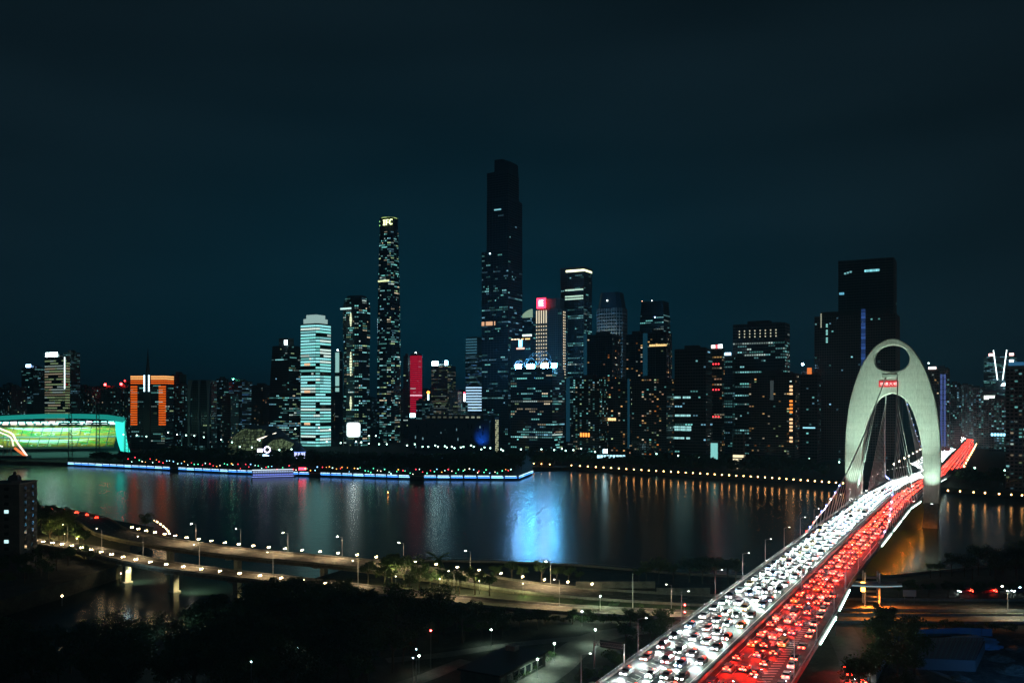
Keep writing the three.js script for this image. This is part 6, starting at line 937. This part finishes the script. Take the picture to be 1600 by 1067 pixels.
// ---------------------------------------------------------------- the walled site at the lower right
{
  const fence = (pts, name, label, mat, h) => { const o = thing(name, label, 'fence', 0, NEAR, 0); for (let s = 1; s < pts.length; s++) { const [a, b] = [pts[s - 1], pts[s]], L = Math.hypot(b[0] - a[0], b[1] - a[1]), n = Math.max(1, Math.round(L / 3)); for (let j = 0; j < n; j++) { const P = (f) => [lerp(a[0], b[0], f), 0, -lerp(a[1], b[1], f)]; new MB().beam(P((j + .01) / n), P((j + .97) / n), .1, h).build('fence_panel', mat, o); new MB().bar(P(j / n), [P(j / n)[0], h + .15, P(j / n)[2]], .07, .07, 5).build('post', M.steel, o); } } };
  const g = (x, y) => ground(x, y, NEAR), blueSheet = std(.1, .24, .42, .5);
  fence([g(1370, 1067), g(1398, 1005), g(1420, 996), g(1500, 992), g(1552, 994)], 'site_hoarding', 'blue sheet hoarding bent round the building site', blueSheet, 2.2);
  const o = thing('site_shed', 'long site shed with a ribbed grey roof inside the hoarding', 'shed', 0, NEAR, 0), A = g(1445, 1018), Bq = g(1540, 1018), C = g(1525, 1050), E = g(1432, 1046);
  const q = (p, y) => [p[0], y, -p[1]]; new MB().quad(q(E, 0), q(C, 0), q(C, 3), q(E, 3)).quad(q(C, 0), q(Bq, 0), q(Bq, 3), q(C, 3)).quad(q(Bq, 0), q(A, 0), q(A, 3), q(Bq, 3)).quad(q(A, 0), q(E, 0), q(E, 3), q(A, 3)).build('wall', WALLS.grey, o);
  for (let j = 0; j < 22; j++) { const f = j / 22, f2 = (j + .8) / 22, l = (p, r, t, y) => [lerp(p[0], r[0], t), y, -lerp(p[1], r[1], t)]; new MB().quad(l(E, C, f, 3.1), l(E, C, f2, 3.1), l(A, Bq, f2, 3.9), l(A, Bq, f, 3.9)).quad(l(E, C, f2, 3.1), l(E, C, f2, 2.95), l(A, Bq, f2, 3.75), l(A, Bq, f2, 3.9)).build('roof_sheet', j % 2 ? SLAB : WALLS.teal, o); }
  for (const [x, y, w, l] of [[1515, 1003, 9, 'pale blue tarpaulin heap behind the site shed'], [1543, 1012, 4, 'small blue tarpaulin pile at the end of the site shed']]) { const p = g(x, y), mb = new THREE.IcosahedronGeometry(1, 3), a = mb.attributes.position; for (let i = 0; i < a.count; i++) { const v = new THREE.Vector3().fromBufferAttribute(a, i), r = 1 + .28 * im.noise(v.x * 2.2, v.y * 2.2, v.z * 2.2 + w); a.setXYZ(i, v.x * w * r, Math.max(-.1, v.y * 1.7 * r), v.z * 3 * r); } mb.computeVertexNormals(); tag(mesh('tarpaulin', mb, std(.12, .26, .42, .6), scene), l, 'tarpaulin').position.set(p[0], NEAR, -p[1]); }
  sheet('site_ground', [g(1372, 1080), g(1400, 1006), g(1424, 998), g(1552, 996), g(1660, 1000), g(1660, 1090)], 6.06, std(.13, .12, .1, .95, { map: rep(groundTex, 1 / 7), bumpMap: rep(groundTex, 1 / 4), bumpScale: .3 }), 'rough bare ground of the walled site', 'ground');
  [[1560, 1030, 4, 'low sand heap right of the site shed'], [1585, 1050, 5, 'wide sand heap at the lower right corner'], [1500, 1062, 3.4, 'small sand heap in front of the site shed'], [1420, 1058, 3, 'small sand heap left of the site shed'], [1590, 1015, 3.2, 'sand heap at the right edge of the site']].forEach(([x, y, w, l], q) => { const p = g(x, y), mb = new THREE.ConeGeometry(1, 1, 26, 8), a = mb.attributes.position; for (let i = 0; i < a.count; i++) { const X = a.getX(i), Y = a.getY(i), Z = a.getZ(i), n = 1 + .35 * im.noise(X * 2 + q * 5, Y * 2, Z * 2); a.setXYZ(i, X * w * n, (Y + .5) * w * .42 * n - .1, Z * w * n); } mb.computeVertexNormals(); tag(mesh('sand_heap', mb, std(.24, .22, .18, .95, { map: rep(groundTex, 3) }), scene), l, 'sand heap').position.set(p[0], NEAR + .02, -p[1]); });
  for (let q = 0; q < 7; q++) { const p = g(1470 + q * 3, 1056 + q * .6), o2 = thing('steel_girder', `long steel girder on the site ground, ${ORD(q + 1)} from the left`, 'girder', p[0], NEAR + .08, p[1], .25 + q * .015, 'steel girders on the site'); mesh('bar', new RoundedBoxGeometry(.3, .3, 9, 1, .04).translate(0, .15, 0), M.steel, o2); }
  tag(ribbon(curveOf([[60, 180, 6.08], [78, 205, 6.08], [90, 232, 6.08], [98, 262, 6.08], [104, 288, 6.08]]), 30, 9).build('lower_street', M.asphalt, scene), 'street curving under the slip road at the right', 'road', null, 'structure');
  { const o = thing('work_lamp', 'tall work light mast on the walled site at the lower right', 'lamp', 128, NEAR, 203); new MB().bar([0, 0, 0], [0, 13, 0], .16, .1, 7).build('mast', M.steel, o); mesh('lamp_head', new RoundedBoxGeometry(.9, .4, .4, 1, .08).translate(0, 13.2, 0), glow(.4, .75, 1, 20), o); const L = new THREE.SpotLight(0x4aa0ff, 800, 0, 1.1, .6, 2); L.position.set(128, NEAR + 12.9, -203.6); L.target.position.set(137, NEAR, -245); L.castShadow = true; L.shadow.radius = 10; scene.add(L, L.target); }
  const p = g(1566, 960); tallLamp(p[0] + 2, NEAR, -p[1], .2, 'bright street lamp with a warm glare at the right edge', 'lamps right of the bridge', 500); const p2 = g(1598, 962); tallLamp(p2[0] + 1, NEAR, -p2[1], .3, 'cyan white street lamp cut by the right edge', 'lamps right of the bridge', 220, glow(.5, .95, 1, 40), 0xc8fff4);
  const s = thing('billboard', 'small pale billboard on the river wall right of the bridge', 'billboard', ...(([x, d]) => [x, NEAR, d])(g(1422, 945)), -.1); mesh('panel', new RoundedBoxGeometry(4.4, 2.2, .2, 1, .05).translate(0, 4, 0), std(.3, .4, .45, .6), s); for (const x of [-1.6, 1.6]) new MB().bar([x, 0, -.15], [x, 3, -.15], .08, .08, 5).build('post', M.steel, s);
}
// traffic signals and bare poles
[[1070, 947, 2, 'red traffic signal by the riverside road left of the bridge'], [673, 1022, 1, 'lone red signal lamp in the black wood'], [1306, 972, 1, 'signal with a teal lamp below the slip road']].forEach(([px, py, n, label], j) => {
  const [x, D] = ground(px, py + 22, NEAR), o = thing('traffic_signal', label, 'traffic signal', x, NEAR, D), h = 4.2 + (j === 1 ? 5 : 0); new MB().bar([0, 0, 0], [0, h + 1.6, 0], .09, .07, 6).build('pole', M.steel, o);
  for (let k = 0; k < (n === 2 ? 2 : 1); k++) { const y = h - k * 2.3; mesh('housing', new RoundedBoxGeometry(.45, 1.2, .3, 1, .06).translate(0, y + .5, .1), M.darkSteel, o); const l = mesh('lamp', new THREE.SphereGeometry(.22, 10, 8), j === 2 ? glow(.1, 1, .6, 40) : glow(1, .03, .03, 90), o); l.position.set(0, y + .8, .3); const L = new THREE.PointLight(j === 2 ? 0x40ffb0 : 0xff2010, 9, 0, 2); L.position.set(x, NEAR + y + .8, -D + .3); L.castShadow = true; scene.add(L); }
});
[[989, 897, 950, 'tall bare flagpole by the riverside road'], [938, 932, 955, 'pole with a small white sign lamp on the lawn']].forEach(([px, t, b, label], j) => { const [x, D] = ground(px, b, NEAR), o = thing('pole', label, 'pole', x, NEAR, D), h = EYE + (HORIZON - t) * D / F - NEAR; new MB().bar([0, 0, 0], [0, h, 0], .16, .09, 7).build('shaft', M.paint, o); mesh('cap', new THREE.SphereGeometry(.2, 8, 6).translate(0, h, 0), j ? glow(.8, 1, 1, 20) : M.paint, o); if (j) { const L = new THREE.PointLight(0xe8ffd0, 420, 0, 2); L.position.set(x, NEAR + h + .4, -D); L.castShadow = true; L.shadow.radius = 8; scene.add(L); } });
// single lamps glinting in the dark parts of the near bank
[[199, 893, 'cyan white', 1], [188, 896, 'pinkish', 1], [96, 931, 'warm', 1], [276, 1024, 'cyan white', 1], [309, 1011, 'white', 1], [650, 1014, 'pale blue', 0], [645, 1028, 'white', 0], [465, 1012, 'white', 0], [392, 1034, 'white', 0]].forEach(([px, py, c, w], i) => {
  const h = w ? 9.5 : 19, [x, D] = ground(px, py, h), o = thing('path_lamp', `${c} path lamp ${['on the creek quay under the lower road bridge', 'beside the cyan lamp on the creek quay', 'on the dark left bank', 'on the creek path at the edge of the wood', 'above the creek path at the edge of the wood', 'in the black wood left of the red signal', 'in the black wood by the footpath', 'deep in the middle of the black wood', 'near the left end of the black wood'][i]}`, 'lamp', x, NEAR, D); new MB().bar([0, 0, 0], [0, h - NEAR, 0], .09, .06, 6).build('pole', M.steel, o); mesh('globe', new THREE.SphereGeometry(w && i !== 1 ? .24 : .14, 10, 8).translate(0, h - NEAR, 0), c === 'warm' ? headWarm : c === 'pinkish' ? glow(1, .6, .6, 40) : glow(.55, .9, 1, w ? 80 : 25), o);
  if (w) { const L = new THREE.PointLight(c === 'warm' ? 0xffb060 : 0xb8f4ff, 90, 0, 2); L.position.set(x, h, -D); L.castShadow = true; scene.add(L); }
});
// warm lamps under the lower road bridge that light the creek
[.2, .235, .27, .3].forEach((f, i) => { const p = along(roadA, f, -2), o = thing('underbridge_lamp', `lamp under the lower road bridge, ${ORD(i + 1)} from the apartment block`, 'lamp', p.x, p.y - 1.5, -p.z, 0, 'lamps under the lower road bridge'); mesh('housing', new RoundedBoxGeometry(.5, .2, .4, 1, .05), M.darkSteel, o); mesh('diffuser', new RoundedBoxGeometry(.42, .1, .32, 1, .04).translate(0, -.16, 0), glow(1, .9, .55, 30), o); const L = new THREE.SpotLight(0xffe6a0, 2600, 0, 1.2, .5, 2); L.position.set(p.x, p.y - 1.75, p.z); L.target.position.set(p.x, 0, p.z - 4); L.castShadow = true; L.shadow.radius = 8; scene.add(L, L.target); });
[[-226, 452], [-240, 470], [-212, 436]].forEach(([x, D], i) => { const o = thing('verge_lamp', `lamp among the green verge trees beyond the apartment block, ${ORD(i + 1)} of three`, 'lamp', x, NEAR, D, 0, 'verge lamps beyond the apartment block'); mesh('pole', G.pole5, M.steel, o); mesh('globe', G.globe, glow(1, .9, .5, 14), o); const L = new THREE.PointLight(0xffe08a, 330, 0, 2); L.position.set(x, NEAR + 4.75, -D); L.castShadow = true; L.shadow.radius = 8; scene.add(L); });
[[-44, 339], [-27, 334], [-12, 330], [4, 325]].forEach(([x, D], i) => { const o = thing('median_lamp', `low warm lamp among the trees between the riverside roads, ${ORD(i + 1)} from the left`, 'lamp', x, NEAR, D, 0, 'lamps between the riverside roads'); mesh('pole', G.pole5, M.steel, o); mesh('globe', G.globe, glow(1, .92, .6, 6), o); const L = new THREE.PointLight(0xf4f0a0, 260, 0, 2); L.position.set(x, NEAR + 4.75, -D); L.castShadow = true; L.shadow.radius = 8; scene.add(L); });
// lamps along the far road beyond the arch
{ let n = 0; for (let s = 420; s < 2500; s += s < 1200 ? 62 : 110) for (const side of [-1, 1]) { n++; const o = thing('highway_lamp', `lamp on the ${side < 0 ? 'headlight' : 'tail light'} side of the far highway, ${ORD(Math.ceil(n / 2))} beyond the arch`, 'highway lamp', ...(([x, y, z]) => [x, y, -z])(BP(s, side < 0 ? -38.5 : 28.5)), 0, 'lamps along the far highway'); new MB().bar([0, 0, 0], [0, 9, 0], .16, .1, 5).build('pole', M.darkSteel, o); mesh('lamp_head', new THREE.SphereGeometry(.6, 8, 6).translate(0, 9, 0), side < 0 ? glow(1, .8, .5, 40) : glow(1, .5, .18, 36), o); } }
// the bright crossing far up the highway
for (let k = 0; k < 12; k++) { const p = BP(1960 + (k % 2) * 14, -64 + k * 9), o = thing('crossing_lamp', `white lamp at the far highway crossing, ${ORD(k + 1)} from the left`, 'highway lamp', p[0], p[1], -p[2], 0, 'lamps at the far crossing'); new MB().bar([0, 0, 0], [0, 8, 0], .16, .1, 5).build('pole', M.darkSteel, o); mesh('lamp_head', new THREE.SphereGeometry(.9, 8, 6).translate(0, 8, 0), glow(1, .9, .9, 30), o); }
renderer.render(scene, camera);
